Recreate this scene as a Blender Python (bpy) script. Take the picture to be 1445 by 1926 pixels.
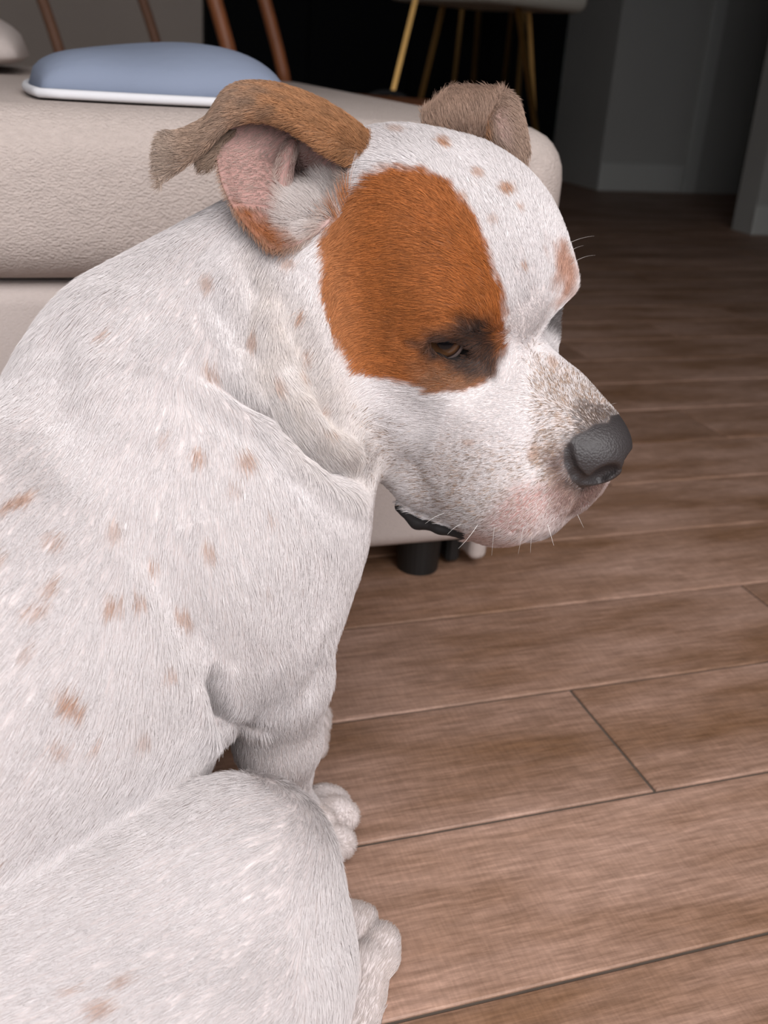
import bpy, bmesh, math, random
import numpy as np
from mathutils import Vector, Matrix
from mathutils.bvhtree import BVHTree

for _o in list(bpy.data.objects):
    bpy.data.objects.remove(_o, do_unlink=True)
SC = bpy.context.scene
COL = SC.collection
rng = np.random.default_rng(7)
random.seed(7)

# ------------------------------------------------------------------ camera
F_PX, PITCH, ROLL, CAM_H = 1921.0, 0.42074, 0.06806, 0.534
CX, CY = 722.5, 963.0
FW = np.array([0, math.cos(PITCH), -math.sin(PITCH)])
UP0 = np.array([0, math.sin(PITCH), math.cos(PITCH)])
RT0 = np.array([1.0, 0, 0])
CR, SR = math.cos(ROLL), math.sin(ROLL)
RT = CR * RT0 + SR * UP0
UPV = -SR * RT0 + CR * UP0
CAM = np.array([0, 0, CAM_H])

def ray(u, v):
    return RT * ((u - CX) / F_PX) + UPV * (-(v - CY) / F_PX) + FW
def at_y(u, v, Y):
    d = ray(u, v)
    return CAM + d * (Y / d[1])
def at_z(u, v, z=0.0):
    d = ray(u, v)
    return CAM + d * ((z - CAM_H) / d[2])

cam_d = bpy.data.cameras.new('camera')
cam_d.sensor_fit = 'HORIZONTAL'
cam_d.sensor_width = 36.0
cam_d.lens = F_PX / 1445.0 * 36.0
cam_d.clip_start = 0.02
cam_d.dof.use_dof = True
cam_d.dof.focus_distance = 0.60
cam_d.dof.aperture_fstop = 13.0
cam = bpy.data.objects.new('camera', cam_d)
COL.objects.link(cam)
m = Matrix.Identity(4)
for i in range(3):
    m[i][0] = RT[i]; m[i][1] = UPV[i]; m[i][2] = -FW[i]; m[i][3] = CAM[i]
cam.matrix_world = m
SC.camera = cam

# room axes: planks run along s, walls face along n
ROOM_A = 0.34305
ES = np.array([math.cos(ROOM_A), math.sin(ROOM_A), 0.0])
EN = np.array([-math.sin(ROOM_A), math.cos(ROOM_A), 0.0])
def room(s, n, z=0.0):
    return ES * s + EN * n + np.array([0, 0, z])

# ------------------------------------------------------------------ light
SC.view_settings.view_transform = 'Standard'
SC.view_settings.look = 'None'
SC.view_settings.gamma = 1.0
SC.view_settings.use_curve_mapping = False
SC.view_settings.exposure = 0.0
SC.cycles.max_bounces = 4; SC.cycles.diffuse_bounces = 2; SC.cycles.glossy_bounces = 2

world = bpy.data.worlds.new('daylight')
SC.world = world
world.use_nodes = True
wn = world.node_tree
wn.nodes.clear()
w_out = wn.nodes.new('ShaderNodeOutputWorld')
w_bg = wn.nodes.new('ShaderNodeBackground')
w_bg.inputs['Color'].default_value = (0.78, 0.87, 1.0, 1)
w_bg.inputs['Strength'].default_value = 1.0
wn.links.new(w_bg.outputs[0], w_out.inputs[0])

def area_light(name, loc, target, sx, sy, watts, col, spread=180):
    l = bpy.data.lights.new(name, 'AREA')
    l.shape = 'RECTANGLE'; l.size = sx; l.size_y = sy
    l.energy = watts; l.color = col; l.spread = math.radians(spread)
    o = bpy.data.objects.new(name, l)
    COL.objects.link(o)
    d = Vector(target) - Vector(loc)
    o.location = loc
    o.rotation_euler = d.to_track_quat('-Z', 'Y').to_euler()
    return o
WIN_N = -0.64          # the glazed wall behind the camera
area_light('window_daylight', room(.10, WIN_N + 0.05, 1.26), room(.10, WIN_N + 1.6, -.20), 2.0, 1.70, 19.6, (1.0, 0.958, 0.940), 112)
# ================================================================== materials and helpers for the room
def lin(r, g, b):
    return tuple(((c / 255) / 12.92 if c / 255 <= .04045 else ((c / 255 + .055) / 1.055) ** 2.4) for c in (r, g, b)) + (1.0,)
def mat(name, col, rough=.6, metal=0.0, noise=0.0, nscale=8.0, bump=0.0, bscale=200.0, stretch=(1, 1, 1), spec=.5):
    m_ = bpy.data.materials.new(name); m_.use_nodes = True
    nt = m_.node_tree; bs = nt.nodes['Principled BSDF']
    bs.inputs['Base Color'].default_value = col; bs.inputs['Roughness'].default_value = rough
    bs.inputs['Metallic'].default_value = metal; bs.inputs['Specular IOR Level'].default_value = spec
    tc = nt.nodes.new('ShaderNodeTexCoord'); mp = nt.nodes.new('ShaderNodeMapping')
    mp.inputs['Scale'].default_value = stretch
    nt.links.new(tc.outputs['Object'], mp.inputs[0])
    if noise:
        nz = nt.nodes.new('ShaderNodeTexNoise'); nz.inputs['Scale'].default_value = nscale; nz.inputs['Detail'].default_value = 5
        nt.links.new(mp.outputs[0], nz.inputs['Vector'])
        mx = nt.nodes.new('ShaderNodeMix'); mx.data_type = 'RGBA'
        mx.inputs['A'].default_value = tuple(c * (1 - noise) for c in col[:3]) + (1,)
        mx.inputs['B'].default_value = tuple(min(1, c * (1 + noise)) for c in col[:3]) + (1,)
        nt.links.new(nz.outputs['Fac'], mx.inputs['Factor'])
        nt.links.new(mx.outputs['Result'], bs.inputs['Base Color'])
    if bump:
        nb = nt.nodes.new('ShaderNodeTexNoise'); nb.inputs['Scale'].default_value = bscale; nb.inputs['Detail'].default_value = 4
        nt.links.new(mp.outputs[0], nb.inputs['Vector'])
        b_ = nt.nodes.new('ShaderNodeBump'); b_.inputs['Strength'].default_value = bump; b_.inputs['Distance'].default_value = .004
        nt.links.new(nb.outputs['Fac'], b_.inputs['Height']); nt.links.new(b_.outputs[0], bs.inputs['Normal'])
    return m_

ROOM_M = Matrix.Rotation(ROOM_A, 4, 'Z')
def link(name, me, material, parent=None, loc=None, rot=True):
    """mesh given in room coordinates (s, n, z); loc is the object's origin in room coordinates"""
    o = bpy.data.objects.new(name, me); COL.objects.link(o)
    if material is not None and not me.materials: me.materials.append(material)
    l_ = Vector(loc or (0, 0, 0))
    if parent is None:
        o.matrix_world = ROOM_M @ Matrix.Translation(l_)
    else:
        o.parent = parent; o.location = l_
    return o
def thing(name, label, cat, loc, group=None):
    o = bpy.data.objects.new(name, None); COL.objects.link(o)
    o.empty_display_size = .1
    o.matrix_world = ROOM_M @ Matrix.Translation(Vector(loc))
    o['label'] = label; o['category'] = cat
    if group: o['group'] = group
    return o
def struct(o):
    o['kind'] = 'structure'; return o
def me_from(bm, name, smooth=False):
    me = bpy.data.meshes.new(name); bmesh.ops.recalc_face_normals(bm, faces=bm.faces); bm.to_mesh(me); bm.free()
    if smooth:
        for p_ in me.polygons: p_.use_smooth = True
    return me
def box_bm(lo, hi, bev=0.0, seg=2, bm=None):
    own = bm is None
    if own: bm = bmesh.new()
    r_ = bmesh.ops.create_cube(bm, size=1.0)
    vs = r_['verts']
    for v in vs:
        v.co = Vector([(lo[i] + hi[i]) / 2 + v.co[i] * (hi[i] - lo[i]) for i in range(3)])
    if bev > 0:
        es = list({e for v in vs for e in v.link_edges})
        bmesh.ops.bevel(bm, geom=es, offset=bev, segments=seg, profile=.5, affect='EDGES')
    return bm
def box_me(name, lo, hi, bev=0.0, seg=2, smooth=False):
    return me_from(box_bm(lo, hi, bev, seg), name, smooth)
def tube_bm(a, b, ra, rb, n=16, bm=None):
    if bm is None: bm = bmesh.new()
    a = Vector(a); b = Vector(b); ax = (b - a).normalized()
    q = ax.to_track_quat('Z', 'Y')
    rings = []
    for c_, r_ in ((a, ra), (b, rb)):
        rings.append([bm.verts.new(c_ + q @ Vector((math.cos(2 * math.pi * i / n) * r_, math.sin(2 * math.pi * i / n) * r_, 0))) for i in range(n)])
    for i in range(n):
        bm.faces.new([rings[0][i], rings[0][(i + 1) % n], rings[1][(i + 1) % n], rings[1][i]])
    bm.faces.new(rings[0][::-1]); bm.faces.new(rings[1])
    return bm

def sweep_bm(pts, r, n=12, closed=False):
    bm = bmesh.new(); pts = [Vector(p) for p in pts]; m_ = len(pts); rings = []
    for i, p in enumerate(pts):
        a_ = pts[(i - 1) % m_] if (closed or i > 0) else p; b_ = pts[(i + 1) % m_] if (closed or i < m_ - 1) else p
        q = (b_ - a_).normalized()
        x = q.cross(Vector((.31, .17, .93))).normalized(); y = q.cross(x)
        rings.append([bm.verts.new(p + x * (math.cos(2 * math.pi * k / n) * r) + y * (math.sin(2 * math.pi * k / n) * r)) for k in range(n)])
    for i in range(m_ if closed else m_ - 1):
        A, B = rings[i], rings[(i + 1) % m_]
        for k in range(n): bm.faces.new([A[k], A[(k + 1) % n], B[(k + 1) % n], B[k]])
    if not closed:
        bm.faces.new(rings[0][::-1]); bm.faces.new(rings[-1])
    return bm

# ------------------------------------------------------------------ floor of wood-look tiles
def wood_tile():
    m_ = bpy.data.materials.new('wood_look_tile'); m_.use_nodes = True
    nt = m_.node_tree; bs = nt.nodes['Principled BSDF']
    tc = nt.nodes.new('ShaderNodeTexCoord'); oi = nt.nodes.new('ShaderNodeObjectInfo')
    ad = nt.nodes.new('ShaderNodeVectorMath'); ad.operation = 'ADD'
    sc_ = nt.nodes.new('ShaderNodeMath'); sc_.operation = 'MULTIPLY'; sc_.inputs[1].default_value = 37.0
    nt.links.new(oi.outputs['Random'], sc_.inputs[0])
    nt.links.new(tc.outputs['Object'], ad.inputs[0]); nt.links.new(sc_.outputs[0], ad.inputs[1])
    def noise(scale, detail, stretch, rough=.55):
        mp = nt.nodes.new('ShaderNodeMapping'); mp.inputs['Scale'].default_value = stretch
        nt.links.new(ad.outputs[0], mp.inputs[0])
        n_ = nt.nodes.new('ShaderNodeTexNoise'); n_.inputs['Scale'].default_value = scale; n_.inputs['Detail'].default_value = detail
        n_.inputs['Roughness'].default_value = rough
        nt.links.new(mp.outputs[0], n_.inputs['Vector']); return n_
    big = noise(4.0, 4, (1.0, 4.0, 1)); grain = noise(26.0, 7, (1.0, 9.0, 1), .65); weave = noise(420.0, 2, (1.0, .12, 1)); weave2 = noise(420.0, 2, (.10, 1.0, 1))
    r1_ = nt.nodes.new('ShaderNodeValToRGB'); e = r1_.color_ramp.elements
    e[0].position = .32; e[0].color = (.245, .132, .074, 1); e[1].position = .70; e[1].color = (.470, .300, .228, 1)
    nt.links.new(big.outputs['Fac'], r1_.inputs[0])
    r2_ = nt.nodes.new('ShaderNodeValToRGB'); e = r2_.color_ramp.elements
    e[0].position = .35; e[0].color = (.72, .70, .68, 1); e[1].position = .68; e[1].color = (1.18, 1.18, 1.20, 1)
    nt.links.new(grain.outputs['Fac'], r2_.inputs[0])
    mx = nt.nodes.new('ShaderNodeMix'); mx.data_type = 'RGBA'; mx.blend_type = 'MULTIPLY'; mx.inputs['Factor'].default_value = 1
    nt.links.new(r1_.outputs[0], mx.inputs['A']); nt.links.new(r2_.outputs[0], mx.inputs['B'])
    cur = mx.outputs['Result']
    for wv, amt in ((weave, .36), (weave2, .45)):
        rw = nt.nodes.new('ShaderNodeValToRGB'); e = rw.color_ramp.elements
        e[0].position = .36; e[0].color = (.80, .79, .78, 1); e[1].position = .66; e[1].color = (1.20, 1.20, 1.20, 1)
        nt.links.new(wv.outputs['Fac'], rw.inputs[0])
        m2 = nt.nodes.new('ShaderNodeMix'); m2.data_type = 'RGBA'; m2.blend_type = 'MULTIPLY'; m2.inputs['Factor'].default_value = amt
        nt.links.new(cur, m2.inputs['A']); nt.links.new(rw.outputs[0], m2.inputs['B']); cur = m2.outputs['Result']
    # each tile a little lighter or darker
    hv = nt.nodes.new('ShaderNodeMapRange'); hv.inputs['To Min'].default_value = .88; hv.inputs['To Max'].default_value = 1.12
    nt.links.new(oi.outputs['Random'], hv.inputs['Value'])
    m3 = nt.nodes.new('ShaderNodeMix'); m3.data_type = 'RGBA'; m3.blend_type = 'MULTIPLY'; m3.inputs['Factor'].default_value = 1
    nt.links.new(cur, m3.inputs['A']); nt.links.new(hv.outputs[0], m3.inputs['B'])
    nt.links.new(m3.outputs['Result'], bs.inputs['Base Color'])
    bs.inputs['Roughness'].default_value = .52; bs.inputs['Specular IOR Level'].default_value = .35
    b_ = nt.nodes.new('ShaderNodeBump'); b_.inputs['Strength'].default_value = .22; b_.inputs['Distance'].default_value = .001
    nt.links.new(grain.outputs['Fac'], b_.inputs['Height']); nt.links.new(b_.outputs[0], bs.inputs['Normal'])
    return m_
tile_m = wood_tile()
grout_m = mat('tile_grout', (.105, .080, .062, 1), .9, noise=.2, nscale=60)
S0, S1, N0, N1, CEIL = -2.6, 4.6, WIN_N, 6.4, 2.5
floor = struct(link('floor', box_me('floor', (S0 - .1, N0 - .1, -.12), (S1 + .1, N1 + .1, -.0025)), grout_m))
PW, PL, GAP, ROW0 = .150, .900, .0028, .40545
def tile_mesh(name, length, width):
    bm = bmesh.new()
    hx, hy = length / 2 - GAP / 2, width / 2 - GAP / 2
    loops = []
    for (ins, z) in ((0, -.006), (0, -.0014), (.0012, -.0003), (.0034, 0.0)):
        loops.append([bm.verts.new((sx * (hx - ins), sy * (hy - ins), z)) for sx, sy in ((-1, -1), (1, -1), (1, 1), (-1, 1))])
    for a_, b_ in zip(loops, loops[1:]):
        for i in range(4):
            bm.faces.new([a_[i], a_[(i + 1) % 4], b_[(i + 1) % 4], b_[i]])
    bm.faces.new(loops[-1])
    return me_from(bm, name)
full_tile = tile_mesh('tile', PL, PW); full_tile.materials.append(tile_m)
n_rows = range(-4, 21)
for k_ in n_rows:
    j0 = .450 + .30 * (k_ - 1)
    j0 = j0 - math.floor((j0 + .75) / PL) * PL - PL      # first joint left of the visible strip
    nc = ROW0 + (k_ + .5) * PW
    for t_ in range(7):
        sa = j0 + t_ * PL
        # only tiles the view from about here can meet
        if sa + PL < -.75 - .05 * nc or sa > .55 + .95 * max(nc, .3): continue
        if sa + PL > S1: continue
        o = bpy.data.objects.new('tile', full_tile); COL.objects.link(o)
        o.parent = floor; o.location = (sa + PL / 2, nc, 0)
nf = ROW0 + 21 * PW
far_t = struct(link('floor_far_tiles', box_me('floor_far_tiles', (S0, nf, -.006), (S1, N1, 0)), tile_m, parent=floor))
near_t = struct(link('floor_near_tiles', box_me('floor_near_tiles', (S0, N0, -.006), (S1, ROW0 - 4 * PW, 0)), tile_m, parent=floor))

# ------------------------------------------------------------------ walls, ceiling, window behind the camera
wall_grey = mat('wall_grey', (.40, .39, .365, 1), .85, noise=.05, nscale=3)
wall_white = mat('wall_white', (.34, .325, .30, 1), .85, noise=.04, nscale=3)
wall_taupe = mat('wall_taupe', (.66, .555, .480, 1), .85, noise=.06, nscale=3)
trim_m = mat('trim_paint', (.52, .52, .49, 1), .6)
dark_m = mat('doorway_dark', (.018, .018, .019, 1), .6)  # near-black tone for the unlit opening in the hall wall
struct(link('ceiling', box_me('ceiling', (S0 - .1, N0 - .1, CEIL), (S1 + .1, N1 + .1, CEIL + .1)), wall_white))
bm = box_bm((S0 - .1, N0 - .12, 0), (S0 + 1.15, N0, CEIL))
box_bm((1.25, N0 - .12, 0), (S1 + .1, N0, CEIL), bm=bm)
box_bm((S0 + 1.15, N0 - .12, 0), (1.25, N0, .24), bm=bm)
box_bm((S0 + 1.15, N0 - .12, 2.42), (1.25, N0, CEIL), bm=bm)
struct(link('wall_front', me_from(bm, 'wall_front'), wall_white))
bm = bmesh.new()
for s_ in (-1.45, -.10, 1.20):
    box_bm((s_, N0 - .09, .24), (s_ + .05, N0 - .03, 2.42), bm=bm)
for z_ in (.24, 2.37):
    box_bm((-1.45, N0 - .09, z_), (1.25, N0 - .03, z_ + .05), bm=bm)
struct(link('window_1', me_from(bm, 'window_1'), trim_m))
struct(link('wall_left', box_me('wall_left', (S0 - .1, N0, 0), (S0, N1, CEIL)), wall_white))
struct(link('wall_right', box_me('wall_right', (S1, N0, 0), (S1 + .1, N1, CEIL)), wall_white))
struct(link('wall_back', box_me('wall_back', (S0, 5.12, 0), (2.594, 5.24, CEIL)), wall_taupe))
SD = 2.594
bm = box_bm((SD, 4.54, 0), (3.40, 5.24, CEIL)); box_bm((4.15, 4.54, 0), (S1, 4.66, CEIL), bm=bm); box_bm((3.40, 4.54, 2.05), (4.15, 4.66, CEIL), bm=bm)
struct(link('wall_hall', me_from(bm, 'wall_hall'), wall_grey))
struct(link('baseboard_hall', box_me('baseboard_hall', (SD - .004, 4.522, 0), (3.055, 4.54, .130), .004, 1), trim_m))
struct(link('trim_1', box_me('trim_1', (3.058, 4.518, 0), (3.13, 4.54, 2.1), .003, 1), trim_m))
struct(link('doorway_shade', box_me('doorway_shade', (3.40, 4.60, 0.005), (4.15, 4.64, 2.05)), dark_m))  # dark slab stands in for the darkness of an open doorway
struct(link('wall_corner', box_me('wall_corner', (2.565, 3.30, 0), (S1, 3.42, CEIL)), wall_grey))
struct(link('baseboard_corner', box_me('baseboard_corner', (2.556, 3.284, 0), (S1, 3.30, .110), .004, 1), trim_m))
struct(link('trim_2', box_me('trim_2', (SD - .012, 5.03, .44), (SD, 5.075, .60), .002, 1), mat('brushed_metal', (.35, .35, .35, 1), .45, 1.0)))

# ------------------------------------------------------------------ sofa
fab = mat('boucle_fabric', (.580, .490, .445, 1), .95, noise=.14, nscale=200, bump=.7, bscale=560, stretch=(.6, 1, 1.0), spec=.15)
fab2 = mat('woven_fabric', (.570, .490, .455, 1), .95, noise=.07, nscale=240, bump=.35, bscale=600, spec=.15)
black_m = mat('black_plastic', (.012, .012, .012, 1), .45)
FRONT, SEND = .925, .462
sofa = thing('sofa', 'cream upholstered sofa with a thick seat cushion standing behind the dog', 'sofa', (-.5, 1.35, 0))
def rel(o, org):
    for v in o.data.vertices: v.co -= Vector(org)
SO = (-.5, 1.35, 0)
def soft_box(name, lo, hi, r, cuts=10, puff=0.0):
    bm = box_bm(lo, hi, r, 6)
    me = me_from(bm, name, True)
    if puff:
        c = [(lo[i] + hi[i]) / 2 for i in range(3)]; h_ = [(hi[i] - lo[i]) / 2 for i in range(3)]
        for v in me.vertices:
            x, y = (v.co.x - c[0]) / h_[0], (v.co.y - c[1]) / h_[1]
            v.co.z += puff * (1 - x ** 4) * (1 - y ** 4) * (1 if v.co.z > c[2] else 0)
    return me
def spart(name, me, m_, parent=None):
    for v in me.vertices: v.co -= Vector(SO)
    return link(name, me, m_, parent=parent or sofa)
spart('base', soft_box('base', (-1.75, FRONT, .048), (SEND - .004, 1.92, .333), .018), fab2)
spart('seat_cushion', soft_box('seat_cushion', (-1.78, FRONT - .022, .337), (SEND + .034, 1.92, .480), .046), fab)
spart('end_panel', soft_box('end_panel', (SEND - .016, FRONT + .022, .012), (SEND + .006, 1.90, .335), .010), fab2)
for (s_, n_) in ((.392, .972), (.392, 1.86), (-1.66, .972), (-1.66, 1.86), (-.65, .972)):
    bm = tube_bm((s_, n_, .0), (s_, n_, .052), .0235, .0265, 28)
    spart('leg', me_from(bm, 'leg'), black_m)
bm = box_bm((.425, .965, .004), (.442, 1.05, .05), .004, 1)
spart('bracket', me_from(bm, 'bracket'), black_m)

# pillow and cushion lying on the sofa
def pillow_me(name, c, hx, hy, hz, seam=True, nx=40, ny=28, corner=.35, flat=.35, wob=.0):
    bm = bmesh.new(); V_ = {}
    for side in (1, -1):
        for i in range(nx + 1):
            for j in range(ny + 1):
                x = -1 + 2 * i / nx; y = -1 + 2 * j / ny
                if side < 0 and (i in (0, nx) or j in (0, ny)): V_[side, i, j] = V_[1, i, j]; continue
                e_ = (max(0, 1 - abs(x) ** 3) * max(0, 1 - abs(y) ** 3)) ** .45
                k_ = 1 - corner * .25 * (x * x * y * y)
                z = side * hz * e_ * (1 if side > 0 else flat)
                z += wob * e_ * math.sin(3.1 * x + 1.3 * y) * hz * (1 if side > 0 else 0)
                V_[side, i, j] = bm.verts.new((c[0] + x * hx * k_, c[1] + y * hy * k_, c[2] + z))
        for i in range(nx):
            for j in range(ny):
                q = [V_[side, i, j], V_[side, i + 1, j], V_[side, i + 1, j + 1], V_[side, i, j + 1]]
                bm.faces.new(q if side > 0 else q[::-1])
    return me_from(bm, name, True)
blue = mat('pale_blue_cotton', (.235, .270, .355, 1), .9, noise=.12, nscale=9, bump=.12, bscale=90, stretch=(1, 1, 1), spec=.1)
pip = mat('white_cotton', (.72, .71, .73, 1), .9)
pil = thing('pillow', 'pale blue pillow with white piping lying on the sofa seat', 'pillow', (.124, 1.085, .480))
link('cover', pillow_me('cover', (0, 0, .0060), .118, .115, .043, wob=.10, flat=.13), blue, parent=pil)
ring = []
for i in range(64):
    a_ = 2 * math.pi * i / 64
    cx_, sy_ = math.cos(a_), math.sin(a_)
    mx_ = max(abs(cx_), abs(sy_)); x, y = cx_ / mx_, sy_ / mx_
    k_ = 1 - .35 * .25 * x * x * y * y
    ring.append(Vector((x * .1195 * k_, y * .1165 * k_, .0060)))
link('piping', me_from(sweep_bm(ring, .0040, 8, True), 'piping', True), pip, parent=pil)
cus = thing('cushion', 'beige cushion lying on the sofa at the left edge behind the pale blue pillow', 'cushion', (-.185, 1.62, .480))
link('cover', pillow_me('cover', (0, 0, .022), .20, .18, .062, flat=.30), fab2, parent=cus)

# ------------------------------------------------------------------ wooden chairs behind the sofa
walnut = mat('warm_wood', (.26, .085, .030, 1), .5, noise=.35, nscale=14, stretch=(6, 6, 1))
def wooden_chair(label, p1, p2, rake, z_top, m_):
    """p1, p2: feet of the back posts on the seat line (s, n) at z .44; rake: how far the posts lean per metre"""
    p1 = Vector(p1 + (0,)); p2 = Vector(p2 + (0,))
    t_ = (p2 - p1); w_ = t_.length; t_.normalize()
    fwd = Vector((-t_.y, t_.x, 0))
    if fwd.x < 0: fwd = -fwd                    # the chair faces to the right
    org = (p1 + p2) / 2 + fwd * .2
    ch = thing('wooden_chair', label, 'chair', (org.x, org.y, 0), 'wooden chairs behind the sofa')
    def P_(a_, f_, z_): return (p1 + p2) / 2 + t_ * (a_ * w_ / 2) + fwd * f_ + Vector((0, 0, z_)) - org
    def add(name, bm): return link(name, me_from(bm, name, True), m_, parent=ch)
    bm = bmesh.new()
    n_ = 24
    top = []; bot = []
    for i in range(n_):
        a_ = 2 * math.pi * i / n_; c_, s_ = math.cos(a_), math.sin(a_)
        r_ = 1 / max(abs(c_), abs(s_)) ** .75
        q = P_(c_ * r_ * .95, .2 + s_ * r_ * .21, 0)
        top.append(bm.verts.new(q + Vector((0, 0, .445)))); bot.append(bm.verts.new(q + Vector((0, 0, .415))))
    bm.faces.new(top); bm.faces.new(bot[::-1])
    for i in range(n_): bm.faces.new([bot[i], bot[(i + 1) % n_], top[(i + 1) % n_], top[i]])
    link('seat', me_from(bm, 'seat'), m_, parent=ch)
    for a_ in (-1, 1):
        add('leg', tube_bm(P_(a_ * .88, .36, .42), P_(a_ * 1.0, .42, 0), .017, .012, 14))
        add('leg', tube_bm(P_(a_ * .88, .03, .42), P_(a_ * 1.0, -.06, 0), .017, .012, 14))
        add('back_post', sweep_bm([P_(a_ * 1.0, -rake * ((i / 8) ** 1.15) * (z_top - .44), .43 + i / 8 * (z_top - .43)) for i in range(9)], .0150, 14))
    add('top_rail', sweep_bm([P_(-1 + 2 * i / 8, -rake * (z_top - .44) - .03 * (1 - (-1 + 2 * i / 8) ** 2), z_top - .03) for i in range(9)], .019))
    return ch
walnut_pale = mat('pinkish_wood', (.30, .145, .085, 1), .55, noise=.3, nscale=14, stretch=(6, 6, 1))  # paler, pinker tone than the other chair's wood
wooden_chair('pinkish-brown wooden chair, its posts showing above the pale blue pillow', (.118, 3.12), (.425, 3.46), .42, .86, walnut_pale)
wooden_chair('reddish-brown wooden chair, its posts against the black cabinet above the dog\'s ear', (.418, 2.20), (.600, 2.56), .34, .86, walnut)

# ------------------------------------------------------------------ black cabinet, bag and gold-legged stools
cab_m = mat('black_cabinet', (.0030, .0034, .0045, 1), .7, spec=.12)
cab = thing('cabinet', 'tall black cabinet with plain doors along the back wall', 'cabinet', (1.70, 5.06, 0))
link('body', box_me('body', (-.90, -.02, 0), (.885, .055, 2.25)), cab_m, parent=cab)
for a_, b_ in ((.803, 1.268), (1.272, 1.763), (1.767, 2.176), (2.180, 2.580)):
    link('door', box_me('door', (a_ - 1.70, -.042, .06), (b_ - 1.70, -.021, 2.22), .002, 1), cab_m, parent=cab)
gold = mat('brushed_gold', (.42, .25, .085, 1), .45, 1.0, noise=.15, nscale=30)
gold_dk = mat('dark_bronze', (.20, .115, .04, 1), .45, 1.0)
cream = mat('cream_leather', (.56, .53, .46, 1), .6)
def stool(label, legs, seat_c, seat_r, z_s, m_, sq=.0085, group='gold legged stools by the cabinet'):
    st = thing('stool', label, 'stool', (seat_c[0], seat_c[1], 0), group)
    O = Vector((seat_c[0], seat_c[1], 0))
    for (t_, b_) in legs:
        t_ = Vector(t_) - O; b_ = Vector(b_) - O
        bm = tube_bm(b_, t_, sq, sq * 1.15, 4)
        link('leg', me_from(bm, 'leg'), m_, parent=st)
    ft = [Vector(l_[0]) + (Vector(l_[1]) - Vector(l_[0])) * .68 - O for l_ in legs]
    for i, j in ((0, 1), (1, 3), (3, 2), (2, 0)):
        link('foot_rail', me_from(tube_bm(ft[i], ft[j], .006, .006, 10), 'foot_rail'), m_, parent=st)
    me = soft_box('seat', (-seat_r, -seat_r, z_s), (seat_r, seat_r, z_s + .08), .035)
    so = link('seat', me, cream, parent=st); so.rotation_euler = (0, 0, .45)
    return st
stool('gold-legged bar stool with a cream seat, its legs above the dog\'s far ear',
      [((1.135, 3.2, .700), (.962, 3.12, 0)), ((1.464, 3.2, .700), (1.642, 3.12, 0)), ((1.345, 3.52, .700), (1.240, 3.60, 0)), ((1.655, 3.52, .700), (1.832, 3.60, 0))],
      (1.43, 3.36), .235, .690, gold)
stool('dark bronze-legged stool standing behind the gold-legged one',
      [((1.735, 4.15, .79), (1.730, 4.10, 0)), ((1.93, 4.15, .79), (1.935, 4.10, 0)), ((1.80, 4.48, .79), (1.79, 4.52, 0)), ((2.03, 4.48, .79), (2.04, 4.52, 0))],
      (1.87, 4.31), .17, .785, gold_dk, .011)
bag_m = mat('black_canvas', (.007, .007, .008, 1), .8)
bag = thing('bag', 'black bag with an arched handle standing in the shadow beyond the sofa', 'bag', (.94, 2.85, 0))
link('body', soft_box('body', (-.13, -.09, 0), (.115, .09, .405), .035), bag_m, parent=bag)
link('handle', me_from(sweep_bm([(-.005 - .075 * math.cos(math.pi * i / 12), -.03, .395 + .045 * math.sin(math.pi * i / 12)) for i in range(13)], .008, 10), 'handle', True), bag_m, parent=bag)
# ================================================================== dog
HE = np.array([0.0630, 0.6191, 0.3917])          # midpoint between the eyes
HM = np.array([[0.72050599, 0.67520913, 0.15799923],
               [-0.62045284, 0.72946082, -0.28796734],
               [-0.30969243, 0.10945113, 0.94451631]])   # columns: forward, left, up
def H(x, y, z):
    return HE + HM @ np.array([x, y, z], float)

def smin(a, b, k):
    hh = np.maximum(k - np.abs(a - b), 0.0) / k
    return np.minimum(a, b) - hh * hh * k * 0.25
def smax(a, b, k):
    return -smin(-a, -b, k)

def axes_from(x, z):
    x = np.array(x, float); x /= np.linalg.norm(x)
    z = np.array(z, float); z = z - x * (x @ z); z /= np.linalg.norm(z)
    return np.stack([x, np.cross(z, x), z], 1)

PR = []       # (kind, function, lo, hi, k, op)
def _reg(fn, lo, hi, k, op):
    PR.append((fn, np.array(lo) - k, np.array(hi) + k, k, op))
def ell(c, r, R=None, k=0.02, op='u'):
    c = np.array(c, float); r = np.array(r, float)
    R = np.eye(3) if R is None else R
    ext = np.sqrt((R ** 2) @ (r ** 2))
    def fn(p):
        q = (p - c) @ R
        k0 = np.linalg.norm(q / r, axis=1); k1 = np.linalg.norm(q / (r * r), axis=1)
        return k0 * (k0 - 1.0) / np.maximum(k1, 1e-9)
    _reg(fn, c - ext, c + ext, k, op)
def cone(a, b, ra, rb, k=0.02, op='u'):
    a = np.array(a, float); b = np.array(b, float)
    ba = b - a; l2 = ba @ ba; rr = ra - rb; a2 = l2 - rr * rr; il2 = 1.0 / l2
    def fn(p):
        pa = p - a
        y = pa @ ba; z = y - l2
        x2 = np.sum((pa * l2 - np.outer(y, ba)) ** 2, axis=1)
        y2 = y * y * l2; z2 = z * z * l2
        kk = np.sign(rr) * rr * rr * x2
        c1 = np.sign(z) * a2 * z2 > kk
        c2 = np.sign(y) * a2 * y2 < kk
        d = (np.sqrt(x2 * a2 * il2) + y * rr) * il2 - ra
        d = np.where(c2, np.sqrt(x2 + y2) * il2 - ra, d)
        d = np.where(c1, np.sqrt(x2 + z2) * il2 - rb, d)
        return d
    lo = np.minimum(a - ra, b - rb); hi = np.maximum(a + ra, b + rb)
    _reg(fn, lo, hi, k, op)
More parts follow.
